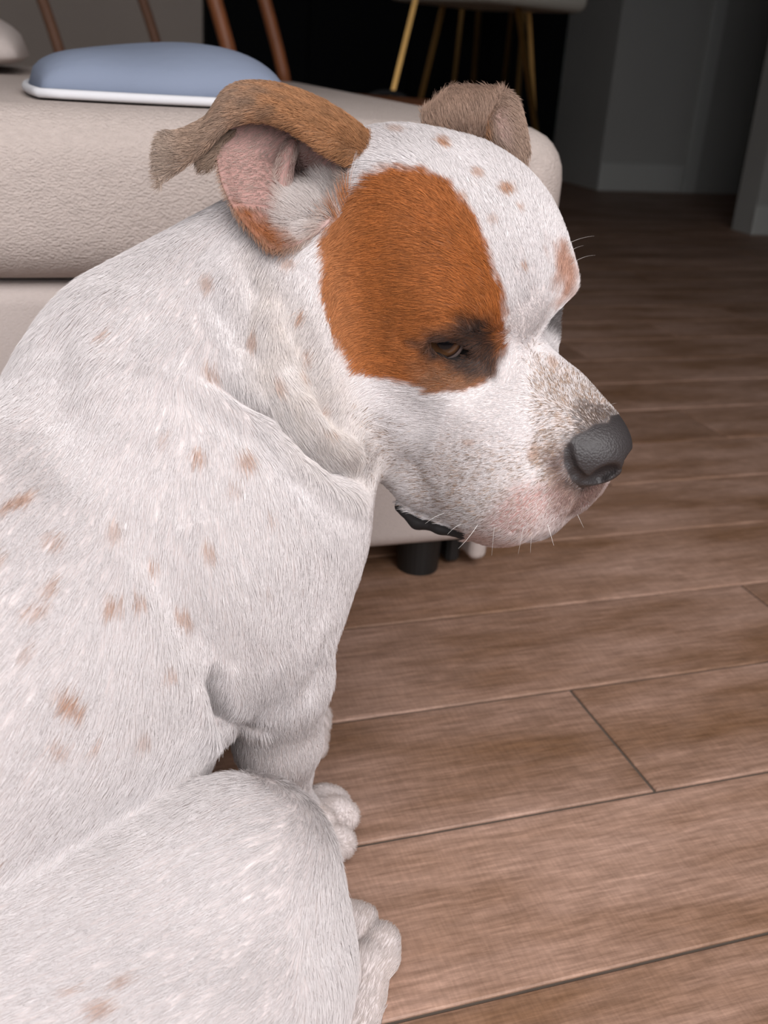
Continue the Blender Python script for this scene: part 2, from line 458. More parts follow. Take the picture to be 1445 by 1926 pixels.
def hell(c, r, k=0.02, both=True, rot=None, op='u'):
    for s in ((-1, 1) if both else (1,)):
        R = np.eye(3) if rot is None else np.array(Matrix.Rotation(rot[0] * 1.0, 3, 'X') @ Matrix.Rotation(rot[1], 3, 'Y') @ Matrix.Rotation(rot[2], 3, 'Z'))
        if both and s < 0:
            S = np.diag([1, -1, 1.0]); R = S @ R @ S
        ell(H(c[0], c[1] * (s if both else 1), c[2]), r, HM @ R, k, op)
def hcone(a, b, ra, rb, k=0.02, both=True, op='u'):
    for s in ((-1, 1) if both else (1,)):
        cone(H(a[0], a[1] * s, a[2]), H(b[0], b[1] * s, b[2]), ra, rb, k, op)

# ---- neck and trunk (world metres)
def W(*p): return np.array(p, float)
cone(H(-.100, .004, -.010), W(-.138, .612, .324), .077, .092, k=.026)
cone(W(-.113, .608, .268), W(-.228, .500, .200), .108, .118, k=.045)
cone(W(-.225, .500, .200), W(-.300, .420, .110), .117, .105, k=.05)
ell(at_y(225, 1340, .505), (.056, .065, .075), None, k=.03)
ell(CAM + ray(742, 972) * .66, (.011, .12, .026), axes_from(RT, UPV), k=.012, op='s')
# ---- head (metres in the head's own frame: x to the nose, y to the dog's left, z up)
hell((-.070, 0, .014), (.080, .066, .060), both=False)
hell((-.027, 0, .010), (.048, .050, .038), k=.03, both=False)
hell((-.006, .038, .012), (.024, .024, .016), k=.018)
hell((-.062, .044, .018), (.056, .030, .046), k=.03)
hell((-.045, .050, -.045), (.052, .027, .052), k=.03)
hcone((.0, .046, -.022), (-.08, .062, -.008), .016, .018, k=.02)
hcone((.005, .020, -.034), (.080, .013, -.040), .027, .020, k=.02)
hell((.032, .032, -.080), (.060, .025, .046), k=.02, rot=(0, .02, .12))
hell((.071, .016, -.076), (.026, .022, .034), k=.014)
hell((.064, 0, -.104), (.022, .020, .014), k=.010, both=False)
hell((.000, .036, -.112), (.026, .018, .020), k=.014)
hcone((-.022, 0, -.086), (.060, 0, -.106), .026, .022, k=.016, both=False)
hell((.094, 0, -.038), (.018, .022, .019), k=.010, both=False)
hell((.020, .046, -.008), (.020, .014, .012), k=.022, op='s')
def at_hy(u, v, y):
    d = ray(u, v); o_ = (CAM - HE) @ HM; dd = d @ HM
    return CAM + d * ((y - o_[1]) / dd[1])
LIPC = [at_hy(757, 953, -.044), at_hy(786, 979, -.044), at_hy(830, 988, -.043), at_hy(876, 1001, -.040)]
for a_, b_ in zip(LIPC, LIPC[1:]):
    cone(a_, b_, .0052, .0050, k=.005)
# hollow of the near ear
_ec = CAM + ray(578, 322) * .590
ell(_ec, (.026, .030, .030), axes_from(RT, UPV), k=.010, op='s')
ell(CAM + ray(562, 316) * .618, (.010, .030, .014), axes_from(RT, UPV), k=.006, op='s')
# near foreleg
cone(at_y(400, 1000, .555), at_y(440, 1130, .552), .074, .064, k=.03)
cone(at_y(450, 1130, .552), at_y(505, 1255, .550), .060, .037, k=.008)
cone(at_y(516, 1265, .550), at_y(522, 1390, .565), .034, .027, k=.014)
cone(at_y(470, 1290, .550), at_y(428, 1312, .548), .020, .008, k=.010)
cone(at_y(522, 1390, .565), at_y(536, 1515, .588), .027, .016, k=.012)
cone(at_y(540, 1515, .588), at_y(595, 1556, .582), .017, .016, k=.012)
TD = np.array([1.0, -.12, 0]); TR = axes_from(TD, (0, 0, 1))
for (u_, v_, z_, r_) in ((618, 1582, .0145, .0148), (628, 1532, .016, .0140), (615, 1508, .015, .0130), (580, 1595, .013, .011)):
    ell(at_z(u_, v_, z_), (r_ * 1.35, r_, r_ * .98), TR, k=.004)
# far foreleg
cone(W(-.10, .70, .22), W(-.10, .70, .03), .045, .018, k=.04)
cone(W(-.10, .70, .022), W(-.075, .71, .018), .018, .018, k=.012)
for q_ in (-.022, -.007, .008, .021):
    ell(W(-.052, .705 + q_, .0145), (.019, .010, .014), None, k=.006)
# near thigh, shank, foot
KN = at_y(452, 1645, .43)
cone(W(-.262, .350, .036), KN, .088, .049, k=.014)
ell(at_y(272, 1870, .385), (.113, .085, .070), axes_from((.75, .35, .1), (0, 0, 1)), k=.02)
cone(KN, at_y(555, 2000, .385), .048, .028, k=.02)
cone(at_y(640, 2080, .40), at_y(692, 1815, .470), .017, .014, k=.010)
HD = axes_from((.25, .97, 0), (0, 0, 1))
for (u_, v_, z_, r_) in ((716, 1778, .013, .0120), (678, 1740, .013, .0115), (650, 1735, .013, .012), (724, 1806, .011, .0085)):
    ell(at_z(u_, v_, z_), (r_ * 1.35, r_, r_ * .95), HD, k=.005)
# far hind leg
cone(W(-.36, .50, .085), W(-.22, .66, .13), .090, .048, k=.03)
cone(W(-.22, .66, .12), W(-.25, .62, .03), .045, .025, k=.02)
cone(W(-.25, .62, .022), W(-.16, .70, .016), .018, .018, k=.01)

def sdf(p, prims=None):
    d = np.full(len(p), 0.08)
    for fn, lo, hi, k, op in (PR if prims is None else prims):
        m_ = np.all((p > lo - .03) & (p < hi + .03), axis=1)
        if not m_.any(): continue
        idx = np.nonzero(m_)[0]
        v = fn(p[idx])
        if op == 'u': d[idx] = smin(d[idx], v, k)
        elif op == 's': d[idx] = smax(d[idx], -v, k)
    return d

def grid_mesh(lo, hi, hstep):
    """naive surface nets on a regular grid"""
    lo = np.array(lo); n = np.ceil((np.array(hi) - lo) / hstep).astype(int) + 1
    ax = [lo[i] + hstep * np.arange(n[i]) for i in range(3)]
    D = np.full(n, 0.08, np.float64)
    for fn, l, h_, k, op in PR:
        i0 = np.maximum(np.floor((l - .02 - lo) / hstep).astype(int), 0)
        i1 = np.minimum(np.ceil((h_ + .02 - lo) / hstep).astype(int) + 1, n)
        if (i1 <= i0).any(): continue
        sl = tuple(slice(i0[i], i1[i]) for i in range(3))
        g = np.stack(np.meshgrid(*[ax[i][sl[i]] for i in range(3)], indexing='ij'), -1).reshape(-1, 3)
        v = fn(g).reshape([i1[i] - i0[i] for i in range(3)])
        D[sl] = smin(D[sl], v, k) if op == 'u' else smax(D[sl], -v, k)
    ins = D < 0
    c = [n[i] - 1 for i in range(3)]
    cnt = np.zeros(c, int)
    for dx in (0, 1):
        for dy in (0, 1):
            for dz in (0, 1):
                cnt += ins[dx:dx + c[0], dy:dy + c[1], dz:dz + c[2]]
    act = (cnt > 0) & (cnt < 8)
    ids = -np.ones(c, int)
    cells = np.argwhere(act)
    ids[act] = np.arange(len(cells))
    acc = np.zeros((len(cells), 3)); num = np.zeros(len(cells))
    cor = [np.array(t) for t in ((0,0,0),(1,0,0),(0,1,0),(0,0,1),(1,1,0),(1,0,1),(0,1,1),(1,1,1))]
    for a_ in range(8):
        for b_ in range(a_ + 1, 8):
            if np.abs(cor[a_] - cor[b_]).sum() != 1: continue
            pa = cells + cor[a_]; pb = cells + cor[b_]
            da = D[pa[:, 0], pa[:, 1], pa[:, 2]]; db = D[pb[:, 0], pb[:, 1], pb[:, 2]]
            mm = (da < 0) != (db < 0)
            t = np.where(mm, da / np.where(mm, da - db, 1), 0)
            acc[mm] += (pa + (pb - pa) * t[:, None])[mm]; num[mm] += 1
    V = lo + acc / num[:, None] * hstep
    quads = []
    for axis in range(3):
        sl0 = [slice(None)] * 3; sl1 = [slice(None)] * 3
        sl0[axis] = slice(0, -1); sl1[axis] = slice(1, None)
        A = ins[tuple(sl0)]; B = ins[tuple(sl1)]
        u_, w_ = [(1, 2), (2, 0), (0, 1)][axis]
        for sign, mk in ((1, A & ~B), (-1, ~A & B)):
            e = np.argwhere(mk)
            ok = (e[:, u_] > 0) & (e[:, w_] > 0) & (e[:, u_] < c[u_]) & (e[:, w_] < c[w_]) & (e[:, axis] < c[axis])
            e = e[ok]
            def cid(du, dw):
                q = e.copy(); q[:, u_] += du; q[:, w_] += dw
                return ids[q[:, 0], q[:, 1], q[:, 2]]
            f4 = np.stack([cid(-1, -1), cid(0, -1), cid(0, 0), cid(-1, 0)], 1)
            quads.append(f4 if sign > 0 else f4[:, ::-1])
    return V, np.concatenate(quads)

def sdf_grad(p, e=0.0008):
    d0 = sdf(p)
    g = np.stack([sdf(p + np.eye(3)[i] * e) - d0 for i in range(3)], 1) / e
    return d0, g
# ---- eyes: sockets and lids are carved where the lid corners sit
def trace(u, v, t0=.40, t1=.95):
    d = ray(u, v); t = t0
    for _ in range(120):
        q = CAM + d * t
        dd = float(sdf(q[None])[0])
        if dd < 2e-4: return q
        t += max(dd * .7, 3e-4)
        if t > t1: return None
    return CAM + d * t
def to_head(p):
    return (np.asarray(p) - HE) @ HM
EYE_R = .0150
_hit = trace(845, 649)
_d0, _g = sdf_grad(_hit[None]); _n = _g[0] / np.linalg.norm(_g[0])
_vd = CAM - _hit; _vd /= np.linalg.norm(_vd)
_od = _n * .65 + _vd * .35; _od /= np.linalg.norm(_od)
EC = _hit - _od * .0122
_tv = trace(893, 668) - trace(803, 637)
EC = EC - _tv / np.linalg.norm(_tv) * .0004
ECH = to_head(EC); ODH = HM.T @ _od
_tv = trace(893, 668) - trace(803, 637)
TVH = HM.T @ _tv
import sys
print('EYE', ECH, ODH, file=sys.stderr)
EYES = []
for s_ in (1, -1):
    S = np.array([1, s_, 1.0])
    c_ = HE + HM @ (ECH * S + (np.array([-.001, -.009, 0]) if s_ < 0 else 0)); o_ = HM @ (ODH * S); t_ = HM @ (TVH * S)
    t_ = t_ - o_ * (t_ @ o_); t_ /= np.linalg.norm(t_)
    n_ = np.cross(o_, t_)
    if n_[2] < 0: n_ = -n_
    EYES.append((c_, o_, t_, n_))
    ell(c_ - o_ * .0010, (.0174, .0174, .0174), None, k=.012)
    # upper lid roll and lower lid roll
    def lidcut(p, c_=c_, o_=o_, t_=t_, n_=n_):
        q = p - c_
        t = q @ t_; n = q @ n_; o = q @ o_
        e = np.clip(1 - (t / .0192) ** 2, 0, None)
        up = .0046 * e ** .4; lo = -.0078 * e ** .62
        w = np.where(np.abs(t) > .0192, np.abs(t) - .0192 + .0005, 0)
        return np.maximum(np.maximum(np.maximum(n - up, lo - n), w), -.002 - o)
    _reg(lidcut, c_ - .03, c_ + .03, .0020, 's')

# ---- nostrils and the crease round the nose wing
def both(p):
    q = to_head(p); return [np.asarray(p), HE + HM @ (q * np.array([1, -1, 1]))]
def tube_cut(px, r, k, inset=0.0):
    pts = [trace(*p) for p in px]
    for sgn in (0, 1):
        pp = [both(p)[sgn] for p in pts]
        for a_, b_ in zip(pp, pp[1:]):
            cone(a_, b_ + 1e-5, r, r * .98, k=k, op='s')
_nz = trace(1141, 892)
for q_ in both(_nz):
    ell(q_, (.0098, .0130, .0050), axes_from(RT * .93 + UPV * .36, UPV), k=.003, op='s')
tube_cut([(1066, 845), (1070, 872), (1084, 894), (1104, 907), (1128, 900)], .0026, .0035)

def build_surface():
    V, Q = grid_mesh((-.52, .22, -.012), (.22, .86, .56), .004)
    bm = bmesh.new()
    vs = [bm.verts.new(v) for v in V]
    for f in Q:
        try: bm.faces.new([vs[i] for i in f])
        except ValueError: pass
    bm.verts.index_update()
    # keep the largest connected piece, below-floor paws flattened later
    def refine(test):
        co = np.array([v.co for v in bm.verts])
        m_ = test(co)
        for i, v in enumerate(bm.verts): v.tag = bool(m_[i])
        ed = [e for e in bm.edges if e.verts[0].tag and e.verts[1].tag]
        bmesh.ops.subdivide_edges(bm, edges=ed, cuts=1, use_grid_fill=True)
    def seen(c):
        d_, g_ = sdf_grad(c)
        return (c[:, 0] > -.33) & (np.sum(g_ * (CAM - c), 1) > -.35 * np.linalg.norm(CAM - c, axis=1))
    refine(seen)
    refine(lambda c: (to_head(c)[:, 0] > -.09) & (to_head(c)[:, 2] > -.135) & (to_head(c)[:, 1] < .055))
    eyec = np.array(EYES[0][0]); nose = H(.095, -.008, -.038)
    refine(lambda c: (np.linalg.norm(c - eyec, axis=1) < .024) | (np.linalg.norm(c - nose, axis=1) < .026) | (np.linalg.norm(c - EYES[1][0], axis=1) < .022))
    bm.normal_update()
    me = bpy.data.meshes.new('body')
    bm.to_mesh(me); bm.free()
    n = len(me.vertices)
    P = np.empty(n * 3); me.vertices.foreach_get('co', P); P = P.reshape(-1, 3)
    for it in range(3):
        d, g = sdf_grad(P)
        g2 = np.maximum(np.sum(g * g, 1), .2)
        step = np.clip(d / g2, -.003, .003)
        P = P - g * step[:, None] * .9
    P[:, 2] = np.maximum(P[:, 2], 0.0008)
    me.vertices.foreach_set('co', P.ravel()); me.update()
    return me
import time as _time
_t = _time.time()
body_me = build_surface()
print('BODY verts', len(body_me.vertices), 'time', _time.time() - _t)
# ---- folds and creases: grooves along lines found on the surface
def mesh_np(me):
    n = len(me.vertices)
    P = np.empty(n * 3); me.vertices.foreach_get('co', P)
    N = np.empty(n * 3); me.vertices.foreach_get('normal', N)
    return P.reshape(-1, 3), N.reshape(-1, 3)
def make_bvh(me):
    me.calc_loop_triangles()
    P, _ = mesh_np(me)
    t = np.empty(len(me.loop_triangles) * 3, int); me.loop_triangles.foreach_get('vertices', t)
    return BVHTree.FromPolygons(P.tolist(), t.reshape(-1, 3).tolist())
BVH = make_bvh(body_me)
def hit(u, v):
    d = Vector(ray(u, v)).normalized()
    r_ = BVH.ray_cast(Vector(CAM), d)
    return None if r_[0] is None else np.array(r_[0])
def project(P):
    q = P - CAM
    z = q @ FW
    return CX + F_PX * (q @ RT) / z, CY - F_PX * (q @ UPV) / z, z
def resample(pts, n):
    pts = np.array(pts, float)
    t = np.concatenate([[0], np.cumsum(np.linalg.norm(np.diff(pts, axis=0), axis=1))])
    x = np.linspace(0, t[-1], n)
    return np.stack([np.interp(x, t, pts[:, i]) for i in range(pts.shape[1])], 1)
def smooth_line(px, n=40):
    q = resample(px, n)
    for _ in range(4):
        q[1:-1] = (q[:-2] + 2 * q[1:-1] + q[2:]) / 4
    return q
def sstep(a, b, x):
    t = np.clip((x - a) / (b - a), 0, 1); return t * t * (3 - 2 * t)

P, N = mesh_np(body_me)
OFF = np.zeros(len(P))
def groove(px, depth, w, left=0.0, right=0.0, wl=2.2, taper=.3):
    """groove of given depth and half width (m); left/right: roll heights beside it (left of travel, as seen)"""
    q2 = smooth_line(px, 100)
    q3 = [hit(*p) for p in q2]
    keep = [i for i, q in enumerate(q3) if q is not None]
    if len(keep) < 3: return
    q3 = np.array([q3[i] for i in keep]); q2 = q2[keep]
    # drop jumps
    R_ = w * (wl + 2.0)
    lo, hi = q3.min(0) - R_, q3.max(0) + R_
    idx = np.nonzero(np.all((P > lo) & (P < hi), 1))[0]
    d = np.full(len(idx), 9.0); par = np.zeros(len(idx)); side = np.zeros(len(idx))
    uu, vv, _ = project(P[idx])
    for i in range(len(q3)):
        dd = np.linalg.norm(P[idx] - q3[i], axis=1)
        b = dd < d
        d[b] = dd[b]; par[b] = i / (len(q3) - 1)
        j0, j1 = max(i - 1, 0), min(i + 1, len(q3) - 1)
        tx, ty = q2[j1] - q2[j0]
        side[b] = np.sign((uu[b] - q2[i][0]) * ty - (vv[b] - q2[i][1]) * tx)
    tp = sstep(0, taper, par) * sstep(0, taper, 1 - par)
    g = -depth * np.exp(-(d / w) ** 2)
    roll = np.where(side > 0, left, right) * np.exp(-((d - wl * w * .8) / (w * wl * .6)) ** 2)
    OFF[idx] += (g + roll) * tp

# throat and neck folds
groove([(480, 470), (474, 560), (470, 640), (478, 700)], .0090, .007, left=.004, right=.003)
groove([(478, 690), (520, 765), (570, 830), (630, 880), (690, 903), (716, 905)], .0125, .0070, left=.006, right=.003)
groove([(352, 668), (385, 705), (440, 738), (500, 775), (560, 832), (610, 872), (660, 898)], .0095, .0055, left=.003, right=.004, taper=.45)
groove([(530, 520), (548, 620), (575, 710), (610, 790), (640, 840)], .0035, .008, left=.0025, right=.0025)
groove([(400, 540), (430, 620), (465, 700), (500, 760)], .0035, .009, left=.002, right=.002)
# shoulder, arm and flank
groove([(262, 945), (268, 1000), (285, 1050), (325, 1120), (365, 1190), (398, 1262), (410, 1300)], .0055, .013, left=.003, right=.001)
groove([(175, 560), (120, 660), (100, 760), (130, 870), (180, 960)], .0050, .018, left=.003, right=.002)
groove([(330, 560), (250, 640), (215, 740)], .0025, .018, left=.002, right=.002)
groove([(430, 1345), (470, 1368), (520, 1372)], .0022, .005, left=.001, right=.0015)
groove([(640, 1160), (610, 1210), (585, 1270), (580, 1330)], .0028, .007, left=.001, right=.001)
# face: inner corner below the brow, cheek line, muzzle-cheek dip, forehead furrow
groove([(1010, 640), (985, 560), (940, 470), (880, 380), (820, 300)], .0022, .010)
groove([(885, 664), (915, 690), (940, 740)], .0016, .006)
groove([(740, 640), (770, 645), (803, 640)], .0012, .004)
groove([(770, 625), (800, 608), (850, 596), (900, 610), (925, 640)], .0016, .004, left=.001, right=.001)
groove([(690, 770), (712, 820), (722, 860), (722, 900)], .0030, .010)
groove([(745, 950), (790, 972), (830, 986), (890, 1003)], .0030, .0030)
groove([(399, 1250), (407, 1300), (418, 1345), (428, 1388)], .0120, .0060, left=.002, right=.002, taper=.2)
# toes
groove([(668, 1546), (630, 1546), (600, 1540)], .0020, .003)
P2 = P + N * OFF[:, None]
body_me.vertices.foreach_set('co', P2.ravel()); body_me.update()

# ---- ears: curved leaves of skin, joined into the body's mesh
def catmull(ctrl, n):
    c = np.array(ctrl, float); m_ = len(c)
    e = np.concatenate([[2 * c[0] - c[1]], c, [2 * c[-1] - c[-2]]])
    out = []
    for t in np.linspace(0, m_ - 1, n):
        i = min(int(t), m_ - 2); f = t - i
        p0, p1, p2, p3 = e[i], e[i + 1], e[i + 2], e[i + 3]
        out.append(.5 * (2 * p1 + (p2 - p0) * f + (2 * p0 - 5 * p1 + 4 * p2 - p3) * f * f + (3 * p1 - p0 - 3 * p2 + p3) * f ** 3))
    return np.array(out)
def grid_pts(ctrl, nu, nv):
    c = np.array([[CAM + ray(u, v) * d for (u, v, d) in row] for row in ctrl])
    a_ = np.array([catmull(row, nv) for row in c])
    return np.stack([catmull(a_[:, j], nu) for j in range(nv)], 1)
def sheet(G, thick):
    """closed shell around a point grid"""
    nu, nv = G.shape[:2]
    du = np.gradient(G, axis=0); dv = np.gradient(G, axis=1)
    nn = np.cross(du, dv); nn /= np.linalg.norm(nn, axis=2, keepdims=True) + 1e-12
    mid = G[nu // 2, nv // 2]
    if nn[nu // 2, nv // 2] @ (CAM - mid) < 0: nn = -nn; flip = True
    else: flip = False
    edge = np.minimum.outer(np.minimum(np.arange(nu), np.arange(nu)[::-1]), np.minimum(np.arange(nv), np.arange(nv)[::-1]))
    th = thick * np.clip((edge + .6) / 2.5, 0, 1) ** .5
    A = (G + nn * th[..., None] * .5).reshape(-1, 3); B = (G - nn * th[..., None] * .5).reshape(-1, 3)
    V = np.concatenate([A, B]); F = []
    I = np.arange(nu * nv).reshape(nu, nv); o = nu * nv
    for i in range(nu - 1):
        for j in range(nv - 1):
            q = [I[i, j], I[i + 1, j], I[i + 1, j + 1], I[i, j + 1]]
            if flip: q = q[::-1]
            F.append(q); F.append([x + o for x in q[::-1]])
    loop = list(I[:, 0]) + list(I[-1, 1:]) + list(I[::-1, -1][1:]) + list(I[0, ::-1][1:-1])
    for a_, b_ in zip(loop, loop[1:] + loop[:1]):
        F.append([a_, b_, b_ + o, a_ + o] if flip else [b_, a_, a_ + o, b_ + o])
    return V, F
def dep(u, v, extra):
    h_ = hit(u, v)
    return (h_ - CAM) @ FW + extra
EAR_SHEETS = []
band = [
 [(704, 262, dep(704, 262, .010)), (700, 278, dep(700, 278, .008)), (690, 298, dep(690, 298, .007)), (674, 318, dep(674, 318, .007))],
 [(650, 218, .628), (640, 238, .600), (628, 264, .586), (612, 288, .584)],
 [(580, 180, .632), (572, 203, .600), (566, 230, .584), (558, 252, .584)],
 [(505, 158, .632), (500, 180, .600), (496, 205, .586), (492, 228, .588)],
 [(438, 164, .625), (432, 190, .598), (428, 216, .586), (430, 240, .590)],
 [(395, 218, .610), (386, 240, .594), (378, 264, .584), (374, 292, .586)],
 [(345, 246, .600), (340, 270, .588), (336, 296, .580), (336, 320, .581)],
 [(308, 252, .592), (304, 280, .584), (301, 312, .577), (304, 342, .577)],
 [(298, 266, .590), (297, 298, .582), (296, 330, .576), (298, 352, .575)]]
EAR_SHEETS.append(('band', sheet(grid_pts(band, 60, 26), .0035)))
curl = [
 [(380, 262, .596), (410, 250, .598), (445, 244, .600)],
 [(368, 290, .592), (392, 285, .594), (420, 268, .596)],
 [(376, 318, .588), (396, 316, .588), (412, 292, .592)]]
EAR_SHEETS.append(('curl', sheet(grid_pts(curl, 18, 18), .003)))
rim = [(655, 345, dep(655, 345, .003)), (668, 312, dep(668, 312, .004)), (612, 262, .598), (545, 216, .600), (472, 216, .600), (412, 256, .598), (411, 318, .587),
       (430, 375, .578), (468, 430, .571), (516, 468, .568), (585, 448, dep(585, 448, .002)), (632, 398, dep(632, 398, .003))]
cen = np.array([566, 322])
rows_ = []
rim2 = rim[3:] + rim[:3]
for (u_, v_, d_) in rim2 + rim2[:1]:
    pr = []
    for f_, dd in ((1.0, 0.0), (.80, .007), (.52, .012), (.26, .024), (.08, .040)):
        pr.append((cen[0] + (u_ - cen[0]) * f_, cen[1] + (v_ - cen[1]) * f_, (d_ * f_ + .590 * (1 - f_)) + dd))
    rows_.append(pr)
CUPG = grid_pts(rows_, 96, 26)
_sh = CUPG.shape; _fl = CUPG.reshape(-1, 3)
for i_ in range(len(_fl)):                      # the cup lines the hollow of the skull, never behind it
    w_ = _fl[i_] - CAM; dz = w_ @ FW
    r_ = BVH.ray_cast(Vector(CAM), Vector(w_).normalized())
    if r_[0] is not None:
        db = (np.array(r_[0]) - CAM) @ FW - .0018
        if dz > db: _fl[i_] = CAM + w_ / dz * db
EAR_SHEETS.append(('cup', sheet(_fl.reshape(_sh), .003)))
ridge = [
 [(540, 262, .606), (552, 262, .602), (562, 264, .608)],
 [(524, 300, .606), (541, 300, .600), (552, 302, .610)],
 [(514, 340, .606), (532, 340, .600), (546, 342, .610)],
 [(512, 370, .606), (528, 374, .603), (542, 370, .610)]]
EAR_SHEETS.append(('ridge', sheet(grid_pts(ridge, 24, 12), .003)))
far_a = [
 [(802, 212, .668), (848, 172, .672), (905, 169, .672), (946, 172, .664)],
 [(798, 225, .656), (846, 195, .650), (900, 193, .648), (936, 198, .648)],
 [(798, 250, .654), (846, 236, .644), (890, 235, .642), (918, 232, .644)],
 [(800, 280, .660), (850, 275, .655), (890, 275, .652), (915, 262, .650)]]
EAR_SHEETS.append(('far_back', sheet(grid_pts(far_a, 34, 34), .0035)))
far_b = [
 [(918, 200, .650), (942, 172, .656), (966, 181, .660), (976, 205, .662)],
 [(908, 240, .648), (934, 226, .641), (964, 226, .645), (986, 240, .655)],
 [(922, 268, .650), (950, 266, .643), (974, 268, .645), (993, 284, .652)],
 [(952, 294, .654), (966, 302, .650), (978, 312, .649), (990, 304, .652)]]
EAR_SHEETS.append(('far_flap', sheet(grid_pts(far_b, 30, 30), .0035)))

bmx = bmesh.new(); bmx.from_mesh(body_me)
zone = bmx.verts.layers.int.new('zone')
EAR_ZONE = {'band': 1, 'curl': 2, 'cup': 3, 'ridge': 4, 'far_back': 5, 'far_flap': 6}
for nm, (V_, F_) in EAR_SHEETS:
    vs = [bmx.verts.new(v) for v in V_]
    for v in vs: v[zone] = EAR_ZONE[nm]
    for f in F_:
        try: bmx.faces.new([vs[i] for i in f])
        except ValueError: pass
bmesh.ops.delete(bmx, geom=[v for v in bmx.verts if not v.link_faces], context='VERTS')
bmx.to_mesh(body_me); bmx.free()
body_me.update()
for p_ in body_me.polygons: p_.use_smooth = True
# ---- coat colours: where each marking lies on the coat
def poly_sd(px, u, v):
    """signed distance (px) to a closed outline, negative inside"""
    px = np.array(px, float); n = len(px)
    d = np.full(len(u), 1e9); ins = np.zeros(len(u), bool)
    for i in range(n):
        x0, y0 = px[i]; x1, y1 = px[(i + 1) % n]
        ex, ey = x1 - x0, y1 - y0
        t = np.clip(((u - x0) * ex + (v - y0) * ey) / (ex * ex + ey * ey + 1e-9), 0, 1)
        d = np.minimum(d, np.hypot(u - x0 - t * ex, v - y0 - t * ey))
        c_ = ((y0 > v) != (y1 > v)) & (u < (x1 - x0) * (v - y0) / (y1 - y0 + 1e-12) + x0)
        ins ^= c_
    return np.where(ins, -d, d)
def _hash(i):
    x = np.sin(i[:, 0] * 127.1 + i[:, 1] * 311.7 + i[:, 2] * 74.7) * 43758.5453
    return x - np.floor(x)
def vnoise(p, scale):
    q = p / scale; i = np.floor(q); f = q - i; f = f * f * (3 - 2 * f)
    out = 0
    for dx in (0, 1):
        for dy in (0, 1):
            for dz in (0, 1):
                w = (f[:, 0] if dx else 1 - f[:, 0]) * (f[:, 1] if dy else 1 - f[:, 1]) * (f[:, 2] if dz else 1 - f[:, 2])
                out = out + w * _hash(i + np.array([dx, dy, dz]))
    return out

WHITE = np.array([.815, .757, .748]); ORANGE = np.array([.430, .140, .037]); TAN = np.array([.44, .25, .15])
DARK = np.array([.040, .030, .027]); NOSE = np.array([.046, .039, .039]); PINK = np.array([.66, .37, .33]); GREYB = np.array([.30, .215, .165])
PATCH = [(752, 318), (700, 336), (650, 378), (618, 430), (604, 500), (611, 580), (640, 652), (668, 698), (715, 708), (760, 722), (830, 738), (890, 730), (930, 702),
         (954, 640), (950, 580), (942, 530), (925, 470), (898, 412), (852, 355), (800, 323)]
EYEDK = [(792, 642), (812, 628), (858, 622), (884, 602), (914, 606), (936, 640), (944, 672), (926, 706), (890, 704), (850, 692), (812, 674)]
UNDEREYE = [(800, 690), (850, 690), (900, 705), (940, 700), (930, 740), (860, 742), (800, 725)]
NOSEP = [(1120, 800), (1148, 797), (1168, 803), (1192, 828), (1196, 858), (1182, 892), (1158, 916), (1140, 924), (1100, 920), (1078, 902), (1064, 872), (1064, 846), (1082, 822), (1104, 812)]
LIPB = [(728, 935), (745, 941), (768, 961), (792, 973), (830, 985), (884, 1004), (868, 1022), (800, 1018), (756, 990)]
LIPF = [(1035, 1002), (1072, 982), (1100, 955), (1128, 920), (1150, 908), (1172, 926), (1120, 985), (1075, 1015), (1045, 1022)]
BRIDGE = [(1010, 655), (1060, 670), (1165, 800), (1110, 815), (1050, 830), (1015, 790), (1000, 720)]
BRDK = [(1085, 760), (1130, 760), (1168, 802), (1120, 812), (1080, 812)]
NSIDE = [(1015, 800), (1066, 820), (1062, 870), (1090, 915), (1120, 925), (1095, 965), (1045, 940), (1005, 870)]
MSIDE = [(760, 870), (880, 830), (990, 850), (1010, 1000), (900, 1010), (780, 965)]
JAW = [(680, 770), (740, 790), (790, 850), (770, 930), (730, 900), (700, 860)]
PINKM = [(975, 915), (1060, 915), (1125, 935), (1070, 1000), (960, 1024), (890, 1006)]
CHINR = [(855, 996), (960, 1016), (1010, 1016), (980, 1034), (880, 1026)]
